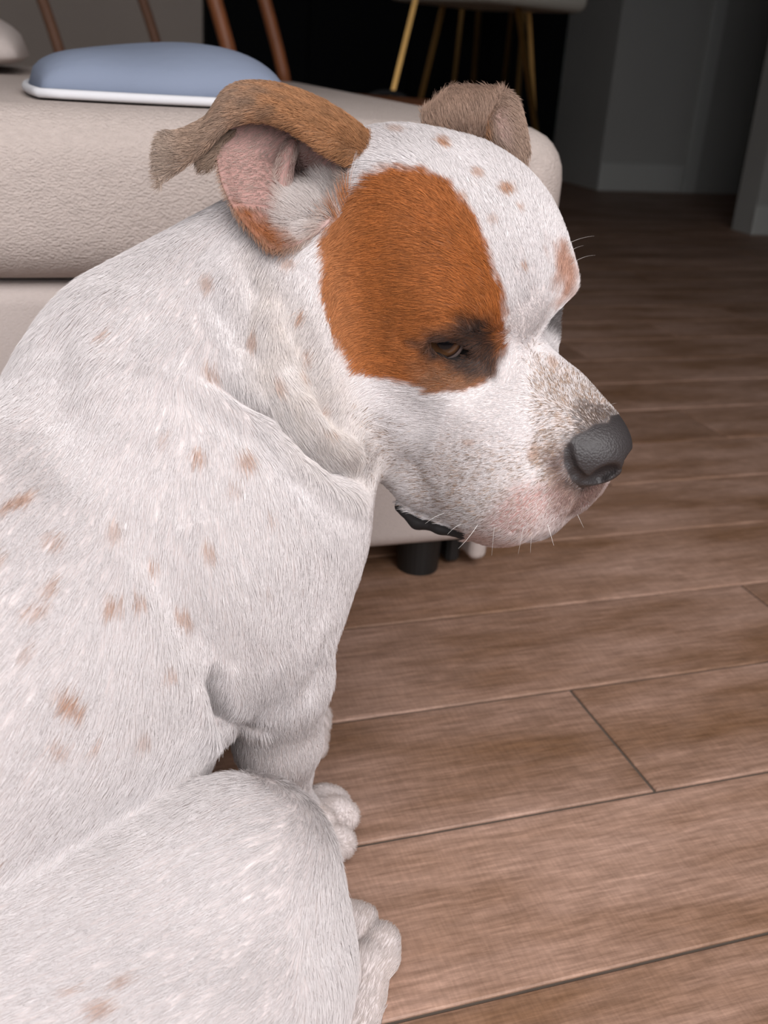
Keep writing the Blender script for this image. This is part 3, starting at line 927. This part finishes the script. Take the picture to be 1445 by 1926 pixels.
SPOTS = [(375, 848, 13, 9, 0, .75), (458, 856, 17, 14, 30, .7), (140, 1306, 34, 15, 38, .8), (122, 1388, 22, 11, 30, .6), (188, 1388, 10, 10, 0, .6), (272, 1378, 13, 13, 0, .35),
         (215, 1128, 17, 13, 0, .7), (260, 1121, 10, 12, 0, .65), (105, 1092, 14, 14, 0, .55), (75, 1138, 24, 11, 0, .55), (108, 1006, 24, 12, 20, .5), (46, 934, 32, 11, -25, .7),
         (392, 1022, 10, 18, 0, .55), (290, 1052, 10, 10, 0, .6), (342, 1146, 12, 22, -30, .55), (320, 1250, 10, 9, 0, .5), (218, 985, 13, 20, 0, .4), (8, 1040, 12, 16, 0, .6),
         (396, 692, 13, 18, -15, .55), (576, 579, 12, 10, 0, .85), (585, 655, 10, 12, 0, .5), (510, 962, 8, 8, 0, .4), (545, 482, 16, 12, 20, .5), (398, 518, 11, 18, 0, .45), (205, 622, 8, 12, 20, .5),
         (155, 1856, 14, 9, 0, .5), (206, 1886, 21, 12, 20, .55), (250, 1836, 16, 10, 0, .5), (62, 1214, 10, 14, 0, .45), (8, 1610, 9, 9, 0, .5), (480, 620, 7, 22, 5, .5), (520, 712, 9, 14, 0, .4),
         (845, 278, 13, 10, 10, .9), (960, 366, 15, 11, 15, .85), (905, 335, 13, 10, 0, .6), (985, 400, 8, 8, 0, .55), (878, 380, 9, 14, -15, .55), (930, 425, 9, 8, 0, .4), (990, 512, 6, 8, 0, .7),
         (755, 250, 18, 8, 5, .4), (500, 1100, 7, 9, 0, .25), (440, 905, 14, 8, 0, .35), (312, 812, 14, 9, 0, .35), (885, 832, 12, 8, 0, .4), (1008, 850, 10, 16, 10, .7), (1040, 685, 8, 14, -30, .5), (610, 800, 9, 5, 30, .55), (620, 760, 12, 10, 0, .4), (560, 690, 9, 12, 0, .35)]
FARB = hit(1064, 520) if hit(1064, 520) is not None else hit(1050, 520)
FARE = hit(1046, 596) if hit(1046, 596) is not None else hit(1032, 590)
def mixc(c, col, a):
    return c * (1 - a[:, None]) + np.asarray(col) * a[:, None]

def coat(p, n, zone, rnd):
    """colour of the hair, colour of the skin below, hair length, density; per point"""
    N_ = len(p)
    q = to_head(p)
    on_head = (q[:, 0] > -.13) & (q[:, 2] > -.15) & (np.abs(q[:, 1]) < .10) & (np.linalg.norm(q - np.array([-.02, 0, -.02]), axis=1) < .175)
    mir = on_head & (q[:, 1] > 0)
    qm = q.copy(); qm[mir, 1] *= -1
    pm = HE + qm @ HM.T
    u, v, _ = project(pm)
    u0, v0, _ = project(p)
    vd = CAM - p; vd /= np.linalg.norm(vd, axis=1, keepdims=True)
    face = np.sum(n * vd, 1)
    w1 = vnoise(p, .006) - .5; w2 = vnoise(p + 3.1, .0022) - .5; w3 = vnoise(p + 9.0, .03) - .5
    body = zone == 0
    col = np.tile(WHITE, (N_, 1)) * (1 + .05 * w3[:, None] + .04 * w1[:, None])
    skin = mixc(col, (.72, .58, .54), np.full(N_, .35))
    length = np.full(N_, .0105); dens = np.ones(N_)
    f_ = sstep(.10, .3, face)
    # warm hair at the throat and under the jaw
    warm = sstep(60, -60, poly_sd([(480, 470), (600, 600), (730, 880), (690, 920), (560, 840), (470, 700)], u0, v0)) * body * .5
    col = mixc(col, (.74, .62, .52), warm * (.4 + .6 * (w1 + .5)))
    paw = (~on_head) & (p[:, 2] < .04)
    col = mixc(col, (.64, .52, .46), paw * (.30 + .5 * np.clip(w1 + .3, 0, 1)))
    # spots on the coat, seen in the fur
    for (sx, sy, rx, ry, an, st) in SPOTS:
        ca, sa = math.cos(math.radians(an)), math.sin(math.radians(an))
        near_ = (np.abs(u0 - sx) < 60) & (np.abs(v0 - sy) < 60) & (face > .05) & body
        if not near_.any(): continue
        a_ = (u0[near_] - sx) * ca + (v0[near_] - sy) * sa; b_ = -(u0[near_] - sx) * sa + (v0[near_] - sy) * ca
        r_ = np.hypot(a_ / rx, b_ / ry) + .7 * w1[near_] + .4 * w2[near_]
        st_ = sstep(1.35, .55, r_) * st
        col[near_] = mixc(col[near_], TAN * np.array([1.1, .95, .85]), st_)
        skin[near_] = mixc(skin[near_], TAN, st_ * .8)
    # muzzle ticking
    head_pt = on_head & body
    pr = np.zeros(N_)
    for poly, a_, soft in ((BRIDGE, .52, 36), (BRDK, .66, 18), (NSIDE, .78, 30), (MSIDE, .26, 44), (JAW, .17, 36), (NOSEP, .85, 26)):
        pr = np.maximum(pr, a_ * sstep(soft, -soft, poly_sd(poly, u, v) + 40 * w1))
    pr *= head_pt
    tick = (rnd < pr * (.35 + 1.5 * np.clip(w2 + .5, 0, 1)) * (.7 + 1.0 * np.clip(w1 + .4, 0, 1)))
    col[tick] = GREYB * (.65 + .9 * rnd[tick, None] / np.maximum(pr[tick, None], .01))
    skin = mixc(skin, GREYB, pr * .75)
    pk = sstep(26, -20, poly_sd(PINKM, u, v)) * head_pt
    skin = mixc(skin, (.52, .27, .24), pk * .85)
    col = mixc(col, (.60, .43, .39), pk * (.25 + .5 * rnd))
    ns = sstep(24, -24, poly_sd([(1030, 850), (1066, 850), (1085, 905), (1125, 925), (1105, 965), (1060, 985), (1035, 930)], u, v) + 24 * w1) * head_pt
    col = mixc(col, (.27, .165, .14), ns * (.25 + .6 * rnd)); skin = mixc(skin, (.20, .12, .11), ns * .8)
    ch = sstep(10, -8, poly_sd(CHINR, u, v) + 12 * w1) * head_pt
    col = mixc(col, (.42, .20, .13), ch * .6); skin = mixc(skin, (.35, .17, .13), ch)
    bd = sstep(14, -10, poly_sd(BRDK, u, v) + 18 * w1) * head_pt
    bd = np.maximum(bd, .75 * sstep(26, 2, poly_sd(NOSEP, u, v) + 14 * w1) * head_pt)
    col = mixc(col, (.085, .062, .055), bd * (.45 + .5 * rnd)); skin = mixc(skin, (.055, .042, .040), sstep(16, 0, poly_sd(NOSEP, u, v)) * head_pt)
    # brown patch round the near eye, small one at the far brow
    sd = poly_sd(PATCH, u, v) + 16 * w1 + 8 * w2
    a_ = sstep(7, -7, sd) * head_pt
    eyd = np.linalg.norm(q - np.array([ECH[0], -ECH[1], ECH[2] + .006]), axis=1)
    a_ = np.where(mir, 0, a_)
    a_ = np.maximum(a_, .75 * sstep(.026, .006, np.linalg.norm(p - FARB, axis=1) + .016 * w1) * (mir & head_pt))
    oc = ORANGE * (1 + .30 * w3[:, None] + .25 * w1[:, None])
    oc = mixc(oc, np.array([.47, .20, .085]), sstep(720, 620, u) * .55)
    col = col * (1 - a_[:, None]) + oc * a_[:, None]
    skin = mixc(skin, ORANGE * .7, a_)
    ue = sstep(34, -20, poly_sd(UNDEREYE, u, v) + 10 * w1) * (head_pt & ~mir) * a_
    col = mixc(col, (.26, .15, .095), ue * .75)
    # dark rims of the eyes
    e_ = sstep(20, -14, poly_sd(EYEDK, u, v) + 14 * w1) * (head_pt & ~mir)
    e_ = np.maximum(e_, .95 * sstep(.020, .010, np.linalg.norm(p - FARE, axis=1) + .006 * w1) * (mir & head_pt))
    col = mixc(col, DARK * 1.5, e_ * (.76 + .24 * rnd)); skin = mixc(skin, DARK, e_ * .95)
    for c_, o_, t_, n_ in EYES:
        dd = np.linalg.norm(p - c_, axis=1)
        rimm = body & (dd < .0196)
        skin[rimm] = DARK * .7
    # inside the ears and on them
    for z_ in range(1, 7):
        m_ = zone == z_
        if not m_.any(): continue
        uu, vv = u0[m_], v0[m_]; n_m = m_.sum()
        if z_ == 1:
            t_ = sstep(380, 560, uu + 60 * w1[m_])
            c_ = mixc(np.tile(np.array([.33, .225, .165]), (n_m, 1)), ORANGE * np.array([.90, 1.20, 1.7]), t_ * .8)
            c_ = mixc(c_, (.45, .36, .30), sstep(360, 300, uu) * .5)
            c_ = c_ * (1 + .5 * w1[m_, None])
            k_ = c_ * .7
        elif z_ == 2:
            c_ = np.tile(np.array([.24, .165, .12]), (n_m, 1)); k_ = c_ * .8
        elif z_ in (3, 4):
            c_ = np.tile(np.array([.47, .345, .30]), (n_m, 1)) * (1 + .5 * w1[m_, None])
            k_ = np.tile(np.array([.44, .25, .22]), (n_m, 1))  # hair and skin darkened here to carry the shade inside the cup
            lo_ = sstep(14, -14, poly_sd([(436, 385), (480, 400), (525, 425), (560, 440), (520, 475), (470, 455), (430, 400)], uu, vv) + 20 * w1[m_])
            c_ = mixc(c_, ORANGE, lo_ * .9); k_ = mixc(k_, ORANGE * .7, lo_ * .8)
            rm_ = sstep(10, 2, np.abs(poly_sd([(r[0], r[1]) for r in rim], uu, vv)))
            c_ = mixc(c_, (.40, .24, .16), rm_ * .7)
            wh_ = sstep(20, -20, poly_sd([(545, 345), (640, 320), (660, 345), (630, 405), (580, 450), (525, 425)], uu, vv))
            c_ = mixc(c_, (.72, .65, .62), wh_ * .85); k_ = mixc(k_, (.62, .48, .44), wh_ * .7)
            dk_ = sstep(34, 8, np.hypot((uu - 566) / 1.0, (vv - 318) / 1.25))  # shade of the ear canal painted into skin and hair
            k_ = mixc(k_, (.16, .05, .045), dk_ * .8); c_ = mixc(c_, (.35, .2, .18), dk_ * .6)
        elif z_ == 5:
            c_ = np.tile(np.array([.35, .23, .17]), (n_m, 1)) * (1 + .3 * w1[m_, None]); k_ = c_ * .75
        else:
            c_ = np.tile(np.array([.36, .245, .185]), (n_m, 1)); k_ = c_ * .8
            ip = sstep(10, -14, poly_sd([(928, 215), (950, 200), (962, 240), (960, 275), (935, 262)], uu, vv))
            k_ = mixc(k_, (.52, .33, .29), ip * .8); c_ = mixc(c_, (.48, .34, .29), ip * .6)
            c_ = mixc(c_, ORANGE * np.array([1, 1.3, 1.8]), sstep(930, 915, uu) * .6)
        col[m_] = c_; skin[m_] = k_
    # the hollow of the near ear
    eh = body & (np.linalg.norm(p - _ec, axis=1) < .036) & (poly_sd([(r[0], r[1]) for r in rim], u0, v0) < 2)
    if eh.any():
        wh_ = sstep(24, -24, poly_sd([(572, 366), (640, 332), (675, 325), (640, 420), (570, 460), (525, 430)], u0[eh], v0[eh]) + 20 * w1[eh])
        dk_ = sstep(58, 14, np.hypot(u0[eh] - 568, (v0[eh] - 314) / 1.1))  # canal shade continued in the colours of the hollow
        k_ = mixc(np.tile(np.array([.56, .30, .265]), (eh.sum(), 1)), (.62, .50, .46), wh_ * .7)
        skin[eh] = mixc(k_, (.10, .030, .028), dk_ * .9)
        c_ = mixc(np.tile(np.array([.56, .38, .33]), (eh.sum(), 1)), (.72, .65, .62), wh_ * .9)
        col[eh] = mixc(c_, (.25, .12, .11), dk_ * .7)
    # nose leather, black lip
    nz = sstep(4, -3, poly_sd(NOSEP, u, v)) * (head_pt & (q[:, 0] > .066))
    skin = mixc(skin, NOSE, nz)
    lp = sstep(4, -3, poly_sd(LIPB, u, v)) * head_pt
    lf = sstep(9, -7, poly_sd(LIPF, u, v) + 10 * w1) * head_pt
    skin = mixc(skin, (.10, .07, .066), lf * .85); col = mixc(col, (.17, .125, .115), lf * (.35 + .6 * rnd))
    skin = mixc(skin, (.012, .010, .010), lp)
    bare = (nz > .4) | (lp > .6)
    # lengths
    length = np.where(on_head, .0062, length)
    length = np.where(on_head & (q[:, 0] > .02), .0030, length)
    length = np.where(on_head & (q[:, 0] < -.07), .0085, length)
    length = np.where(on_head & (q[:, 2] < -.085), .0052, length)
    length = np.where((~on_head) & (p[:, 2] < .14) & (p[:, 0] > -.11) & (p[:, 1] > .50), .0072, length)
    length = np.where((p[:, 2] < .045) & ~on_head, .0048, length)
    length = np.where(zone > 0, .0046, length)
    length = np.where(zone == 5, .0065, length)
    length = np.where(np.isin(zone, (3, 4)), .0038, length)
    dens = np.where(np.isin(zone, (3, 4)), .55, dens)
    dens = np.where((zone == 3) & (poly_sd([(545, 345), (640, 320), (660, 345), (630, 405), (560, 470), (480, 455)], u0, v0) < 0), 1.0, dens)
    dens = np.where(eh, np.where(poly_sd([(572, 360), (640, 328), (675, 320), (640, 420), (570, 460), (525, 430)], u0, v0) < 0, .8, .04), dens)
    length = np.where(eh, .0050, length)
    dens = np.where(bare, 0, dens)
    for c_, o_, t_, n_ in EYES:
        dens = np.where(np.linalg.norm(p - c_, axis=1) < .0184, 0, dens)
        length = np.where(np.linalg.norm(p - c_, axis=1) < .024, .0040, length)
    return col, skin, length, dens, bare, nz

P, N = mesh_np(body_me)
ZONE = np.empty(len(P), np.int32); body_me.attributes['zone'].data.foreach_get('value', ZONE)
_c, SKIN, _l, _d, BARE, NZ = coat(P, N, ZONE, rng.random(len(P)))
ca_ = body_me.color_attributes.new('skin', 'FLOAT_COLOR', 'POINT')
ca_.data.foreach_set('color', np.concatenate([SKIN, NZ[:, None]], 1).astype(np.float32).ravel())
# ---- materials of the dog
def new_mat(name):
    m_ = bpy.data.materials.new(name); m_.use_nodes = True
    nt = m_.node_tree
    return m_, nt, nt.nodes['Principled BSDF']
skin_m, nt, bs = new_mat('dog_skin')
at_ = nt.nodes.new('ShaderNodeAttribute'); at_.attribute_name = 'skin'
nt.links.new(at_.outputs['Color'], bs.inputs['Base Color'])
rr = nt.nodes.new('ShaderNodeMapRange'); rr.inputs['To Min'].default_value = .75; rr.inputs['To Max'].default_value = .50
nt.links.new(at_.outputs['Alpha'], rr.inputs['Value']); nt.links.new(rr.outputs[0], bs.inputs['Roughness'])
tc = nt.nodes.new('ShaderNodeTexCoord')
vo = nt.nodes.new('ShaderNodeTexVoronoi'); vo.inputs['Scale'].default_value = 700
nt.links.new(tc.outputs['Object'], vo.inputs['Vector'])
bp = nt.nodes.new('ShaderNodeBump'); bp.inputs['Distance'].default_value = .0006; bp.invert = True
nt.links.new(vo.outputs['Distance'], bp.inputs['Height'])
mu = nt.nodes.new('ShaderNodeMath'); mu.operation = 'MULTIPLY'; mu.inputs[1].default_value = .55
nt.links.new(at_.outputs['Alpha'], mu.inputs[0]); nt.links.new(mu.outputs[0], bp.inputs['Strength'])
nt.links.new(bp.outputs[0], bs.inputs['Normal'])
fur_m, nt, bs = new_mat('dog_fur')
at_ = nt.nodes.new('ShaderNodeAttribute'); at_.attribute_name = 'fcol'
nt.links.new(at_.outputs['Color'], bs.inputs['Base Color'])
bs.inputs['Roughness'].default_value = .55; bs.inputs['Specular IOR Level'].default_value = .25
eye_m, nt, bs = new_mat('dog_eye')
tc = nt.nodes.new('ShaderNodeTexCoord')
sx = nt.nodes.new('ShaderNodeSeparateXYZ'); nt.links.new(tc.outputs['Object'], sx.inputs[0])
dv = nt.nodes.new('ShaderNodeMath'); dv.operation = 'DIVIDE'; dv.inputs[1].default_value = EYE_R
nt.links.new(sx.outputs['Z'], dv.inputs[0])
ac = nt.nodes.new('ShaderNodeMath'); ac.operation = 'ARCCOSINE'; nt.links.new(dv.outputs[0], ac.inputs[0])
rp = nt.nodes.new('ShaderNodeValToRGB')
ml = nt.nodes.new('ShaderNodeMath'); ml.operation = 'DIVIDE'; ml.inputs[1].default_value = 1.6
nt.links.new(ac.outputs[0], ml.inputs[0]); nt.links.new(ml.outputs[0], rp.inputs[0])
el = rp.color_ramp.elements
el[0].position = 0.0; el[0].color = (.006, .006, .008, 1); el[1].position = 1.0; el[1].color = (.28, .21, .19, 1)
for pos, c_ in ((.22, (.006, .006, .008, 1)), (.255, (.06, .026, .012, 1)), (.38, (.13, .060, .026, 1)), (.46, (.045, .02, .012, 1)), (.495, (.012, .008, .007, 1)), (.54, (.24, .18, .165, 1))):
    e_ = el.new(pos); e_.color = c_
nt.links.new(rp.outputs[0], bs.inputs['Base Color'])
bs.inputs['Roughness'].default_value = .12; bs.inputs['Coat Weight'].default_value = .15; bs.inputs['Specular IOR Level'].default_value = .35; bs.inputs['Coat Roughness'].default_value = .03

# ---- objects
dog = bpy.data.objects.new('dog', None); COL.objects.link(dog)
dog.location = (-.12, .56, 0)
dog.empty_display_size = .1
dog['label'] = 'white dog with a brown patch over its eye sitting on the wood-look floor'
dog['category'] = 'dog'
bpy.context.view_layer.update()
def part(o, parent):
    o.parent = parent
    o.matrix_parent_inverse = Matrix.Translation(-dog.location) if parent is dog else parent.matrix_world.inverted()
    return o
body = bpy.data.objects.new('body', body_me); COL.objects.link(body); part(body, dog)
body_me.materials.append(skin_m)
for (c_, o_, t_, n_) in EYES:
    bm = bmesh.new(); bmesh.ops.create_uvsphere(bm, u_segments=48, v_segments=32, radius=EYE_R)
    e_ = bpy.data.meshes.new('eye'); bm.to_mesh(e_); bm.free()
    for p_ in e_.polygons: p_.use_smooth = True
    e_.materials.append(eye_m)
    eo = bpy.data.objects.new('eye', e_); COL.objects.link(eo); part(eo, dog)
    first = np.allclose(c_, EYES[0][0])
    g_ = (trace(842, 642) - c_) if first else o_
    eo.location = c_
    eo.rotation_euler = Vector(g_).to_track_quat('Z', 'Y').to_euler()
    eo['label'] = 'brown eye with dark rims'

# ---- hair: roots spread over the skin, each strand combed along the coat's lie
GUIDES = [((1130, 775), (1085, 715)), ((1075, 700), (1035, 640)), ((1040, 720), (1010, 660)), ((1010, 600), (985, 520)), ((985, 520), (945, 440)), ((930, 420), (880, 345)), ((860, 320), (800, 262)), ((1020, 470), (985, 400)),
 ((960, 330), (900, 270)), ((790, 250), (740, 236)), ((930, 600), (900, 540)), ((900, 520), (840, 490)), ((850, 440), (790, 420)), ((800, 380), (750, 360)), ((760, 345), (715, 340)), ((770, 500), (700, 500)), ((720, 420), (665, 430)),
 ((680, 500), (620, 510)), ((700, 600), (640, 610)), ((780, 590), (720, 590)), ((760, 690), (700, 680)), ((830, 712), (770, 712)), ((900, 710), (850, 730)), ((640, 680), (600, 720)), ((940, 680), (925, 730)),
 ((960, 780), (900, 800)), ((900, 770), (830, 785)), ((820, 780), (750, 780)), ((750, 760), (690, 780)), ((1040, 800), (990, 820)), ((1040, 870), (990, 890)), ((960, 880), (900, 895)), ((880, 880), (810, 890)), ((800, 870), (740, 875)),
 ((1080, 930), (1050, 970)), ((1030, 950), (985, 985)), ((960, 960), (910, 985)), ((880, 950), (820, 955)), ((800, 940), (760, 940)), ((720, 830), (670, 840)), ((650, 780), (620, 830)),
 ((640, 420), (590, 470)), ((600, 560), (570, 620)), ((620, 660), (590, 720)), ((560, 520), (540, 580)), ((560, 700), (590, 760)), ((640, 840), (680, 880)), ((500, 540), (490, 600)), ((440, 480), (400, 560)), ((420, 600), (410, 660)),
 ((330, 480), (280, 560)), ((250, 560), (190, 640)), ((330, 640), (300, 700)), ((400, 760), (420, 820)), ((520, 820), (560, 870)), ((180, 640), (120, 720)), ((90, 700), (30, 780)), ((200, 780), (150, 860)), ((300, 820), (270, 890)),
 ((420, 900), (420, 970)), ((560, 920), (570, 1000)), ((650, 960), (650, 1040)), ((300, 1000), (290, 1080)), ((420, 1100), (430, 1180)), ((560, 1120), (550, 1200)), ((80, 900), (30, 960)), ((150, 1050), (100, 1120)), ((60, 1200), (10, 1260)),
 ((250, 1180), (230, 1260)), ((300, 1320), (290, 1390)), ((150, 1350), (110, 1420)), ((330, 1430), (290, 1490)), ((80, 1550), (30, 1600)), ((500, 1250), (500, 1330)), ((580, 1280), (575, 1350)), ((510, 1380), (520, 1450)), ((545, 1480), (560, 1530)),
 ((590, 1545), (640, 1560)), ((600, 1580), (640, 1590)), ((430, 1490), (370, 1530)), ((500, 1560), (440, 1590)), ((560, 1600), (520, 1650)), ((400, 1620), (330, 1660)), ((600, 1700), (590, 1780)), ((500, 1740), (440, 1790)), ((350, 1780), (280, 1820)),
 ((620, 1830), (620, 1900)), ((480, 1880), (430, 1920)), ((200, 1750), (130, 1790)), ((100, 1850), (40, 1880)), ((700, 1860), (720, 1800)), ((720, 1780), (735, 1750))]
bvh2 = BVH
G0, GD = [], []
for a_, b_ in GUIDES:
    ha, hb = hit(*a_), hit(*b_)
    if ha is None or hb is None: continue
    d_ = hb - ha; l_ = np.linalg.norm(d_)
    if l_ > .08: continue
    G0.append(ha); GD.append(d_ / l_)
    qa = to_head(ha)
    if np.linalg.norm(qa - np.array([-.02, 0, -.02])) < .16 and qa[1] < -.01:
        qd = HM.T @ (d_ / l_)
        G0.append(HE + HM @ (qa * np.array([1, -1, 1]))); GD.append(HM @ (qd * np.array([1, -1, 1])))
for p_, d_ in (((-.20, .66, .28), (-.6, -.3, -.6)), ((-.3, .55, .2), (-.6, -.4, -.6)), ((-.10, .74, .15), (0, 0, -1)), ((-.05, .66, .2), (-.1, 0, -1)), ((-.2, .66, .1), (-.6, -.3, -.5))):
    G0.append(np.array(p_)); GD.append(np.array(d_) / np.linalg.norm(d_))
G0 = np.array(G0); GD = np.array(GD)
def comb(p):
    out = np.zeros_like(p)
    for i0 in range(0, len(p), 40000):
        q = p[i0:i0 + 40000]
        q = q.astype(np.float32); g32 = G0.astype(np.float32)
        d2 = (q ** 2).sum(1)[:, None] + (g32 ** 2).sum(1)[None] - 2 * q @ g32.T
        d2 = np.maximum(d2, 0)
        w = 1.0 / (d2 + 4e-5) ** 2
        out[i0:i0 + 40000] = w @ GD / w.sum(1)[:, None]
    return out

body_me.calc_loop_triangles()
T = np.empty(len(body_me.loop_triangles) * 3, np.int32); body_me.loop_triangles.foreach_get('vertices', T); T = T.reshape(-1, 3)
P, N = mesh_np(body_me)
A_, B_, C_ = P[T[:, 0]], P[T[:, 1]], P[T[:, 2]]
cr = np.cross(B_ - A_, C_ - A_); area = np.linalg.norm(cr, axis=1) * .5
cen_ = (A_ + B_ + C_) / 3
fn_ = cr / (np.linalg.norm(cr, axis=1, keepdims=True) + 1e-15)
vd_ = CAM - cen_; vd_ /= np.linalg.norm(vd_, axis=1, keepdims=True)
fc_ = np.sum(fn_ * vd_, 1)
hq = to_head(cen_)
headness = (hq[:, 0] > -.12) & (np.linalg.norm(hq - np.array([-.02, 0, -.02]), axis=1) < .17)
wgt = area * np.where(fc_ > -.25, 1.0, np.where(fc_ > -.65, .4, .10)) * np.where(headness | (ZONE[T[:, 0]] > 0), 2.2, 1.0)
uu_, vv_, _ = project(cen_)
wgt *= np.where((uu_ > -120) & (vv_ < 2050), 1, .12)
N_HAIR = 460000
cdf = np.cumsum(wgt); cdf /= cdf[-1]
ti = np.searchsorted(cdf, rng.random(N_HAIR))
r1, r2 = np.sqrt(rng.random(N_HAIR)), rng.random(N_HAIR)
ba = np.stack([1 - r1, r1 * (1 - r2), r1 * r2], 1)
root = (P[T[ti]] * ba[..., None]).sum(1)
nor = (N[T[ti]] * ba[..., None]).sum(1); nor /= np.linalg.norm(nor, axis=1, keepdims=True)
zon = ZONE[T[ti, 0]]
rnd = rng.random(N_HAIR)
hc, hs, hl, hd, hb_, _nz = coat(root, nor, zon, rnd)
keep = rng.random(N_HAIR) < hd
keep &= ~np.any([np.linalg.norm(root - e[0], axis=1) < .0150 for e in EYES], axis=0)
root, nor, zon, hc, hl, rnd = root[keep], nor[keep], zon[keep], hc[keep], hl[keep], rnd[keep]
dirn = comb(root)
# hair on the ear leaves lies from the head out to the tip
e_uv = {1: (-1.0, .25), 2: (-.6, .8), 3: (-.7, .5), 4: (-.3, .9), 5: (-.2, -1.0), 6: (.5, .8)}
uz, vz, _ = project(root)
for z_, (du_, dv_) in e_uv.items():
    m_ = zon == z_
    dirn[m_] = RT * du_ - UPV * dv_
eh_ = (zon == 0) & (np.linalg.norm(root - _ec, axis=1) < .036) & (uz < 660)
dirn[eh_] = RT * -.45 + UPV * .7
hl = np.where(eh_ & (vz > 350), hl * 2.2, hl)
m_ = (zon == 3) & (uz > 525) & (vz > 330)     # tufts in front of the ear opening
tt_ = np.clip((vz - 335) / 110, 0, 1)[:, None]
dirn = np.where(m_[:, None], RT * -.5 + UPV * (.75 - 1.15 * tt_), dirn)
hl = np.where(m_, hl * 2.6, hl)
m_ = (zon == 3) & (vz > 385) & (uz <= 525); dirn[m_] = RT * .15 - UPV * .8; hl = np.where(m_, hl * 1.6, hl)
cl = np.stack([vnoise(root + s_, .0045) for s_ in (0., 5., 11.)], 1) - .5        # small clumps
dirn = dirn + cl * np.where(zon == 3, .15, .38)[:, None] + rng.normal(0, .10, dirn.shape)
tan = dirn - nor * np.sum(dirn * nor, 1)[:, None]
tan /= np.linalg.norm(tan, axis=1, keepdims=True) + 1e-9
L = (hl * (.75 + .5 * rng.random(len(root))))[:, None]
lift = np.where(zon > 0, .26, .14)[:, None] + .10 * rng.random((len(root), 1))
nh = len(root)
pts = np.empty((nh, 4, 3), np.float32)
pts[:, 0] = root - nor * .0006
pts[:, 1] = root + (tan * .30 + nor * lift * .45) * L
pts[:, 2] = root + (tan * .66 + nor * lift * .75) * L
pts[:, 3] = root + (tan * 1.0 + nor * lift * .85) * L
pts[:, :, 2] = np.maximum(pts[:, :, 2], .0006)
hcv = bpy.data.hair_curves.new('fur')
hcv.add_curves([4] * nh)
hcv.attributes['position'].data.foreach_set('vector', pts.ravel())
ra = hcv.attributes.get('radius') or hcv.attributes.new('radius', 'FLOAT', 'POINT')
rad = np.where(np.isin(zon, (3,)), .00009, .00012).astype(np.float32)
ra.data.foreach_set('value', (rad[:, None] * np.array([1.0, .92, .68, .12], np.float32)[None]).ravel())
fa = hcv.attributes.new('fcol', 'FLOAT_COLOR', 'CURVE')
hc = np.clip(hc * (1 + np.where(hc[:, 2:3] < .3, .55, .16) * (rng.random((nh, 1)) - .5)), .005, .9)
fa.data.foreach_set('color', np.concatenate([hc, np.ones((nh, 1))], 1).astype(np.float32).ravel())
hcv.materials.append(fur_m)
fur = bpy.data.objects.new('fur', hcv); COL.objects.link(fur)
bpy.context.view_layer.update()
part(fur, body)
fur['kind'] = 'stuff'
print('FUR strands', nh)
# ---- whiskers and claws
wm, nt, bs = new_mat('whisker'); bs.inputs['Base Color'].default_value = (.75, .72, .68, 1); bs.inputs['Roughness'].default_value = .4
def whisker(px0, px1, sag, r=.00016):
    a_ = hit(*px0)
    if a_ is None: return
    dp = (a_ - CAM) @ FW
    b_ = CAM + ray(*px1) * (dp - .004)
    bm = bmesh.new(); n_ = 9; rings = []
    ax = (b_ - a_) / np.linalg.norm(b_ - a_); sx_ = np.cross(ax, UPV); sx_ /= np.linalg.norm(sx_); sy_ = np.cross(ax, sx_)
    for i in range(n_):
        t = i / (n_ - 1)
        q = a_ * (1 - t) + b_ * t + UPV * (sag * 4 * t * (1 - t))
        rr_ = r * (1 - .8 * t)
        rings.append([bm.verts.new(q + sx_ * (rr_ * math.cos(k * 2.0944)) + sy_ * (rr_ * math.sin(k * 2.0944))) for k in range(3)])
    for A, B in zip(rings, rings[1:]):
        for k in range(3): bm.faces.new([A[k], A[(k + 1) % 3], B[(k + 1) % 3], B[k]])
    o = bpy.data.objects.new('whisker', me_from(bm, 'whisker')); o.data.materials.append(wm); COL.objects.link(o); part(o, dog)
for w_ in (((1062, 462), (1118, 444), .0012), ((1066, 478), (1098, 462), .0010), ((1070, 500), (1120, 480), .0016), ((1136, 772), (1160, 758), .0010),
           ((900, 985), (862, 1032), -.001), ((930, 990), (925, 1045), 0), ((985, 990), (975, 1042), 0), ((1030, 985), (1042, 1026), 0), ((1085, 965), (1098, 992), 0), ((1000, 1005), (998, 1040), 0),
           ((838, 965), (800, 985), .001), ((870, 985), (842, 1005), .001)):
    whisker(*w_)
bpy.context.view_layer.update()
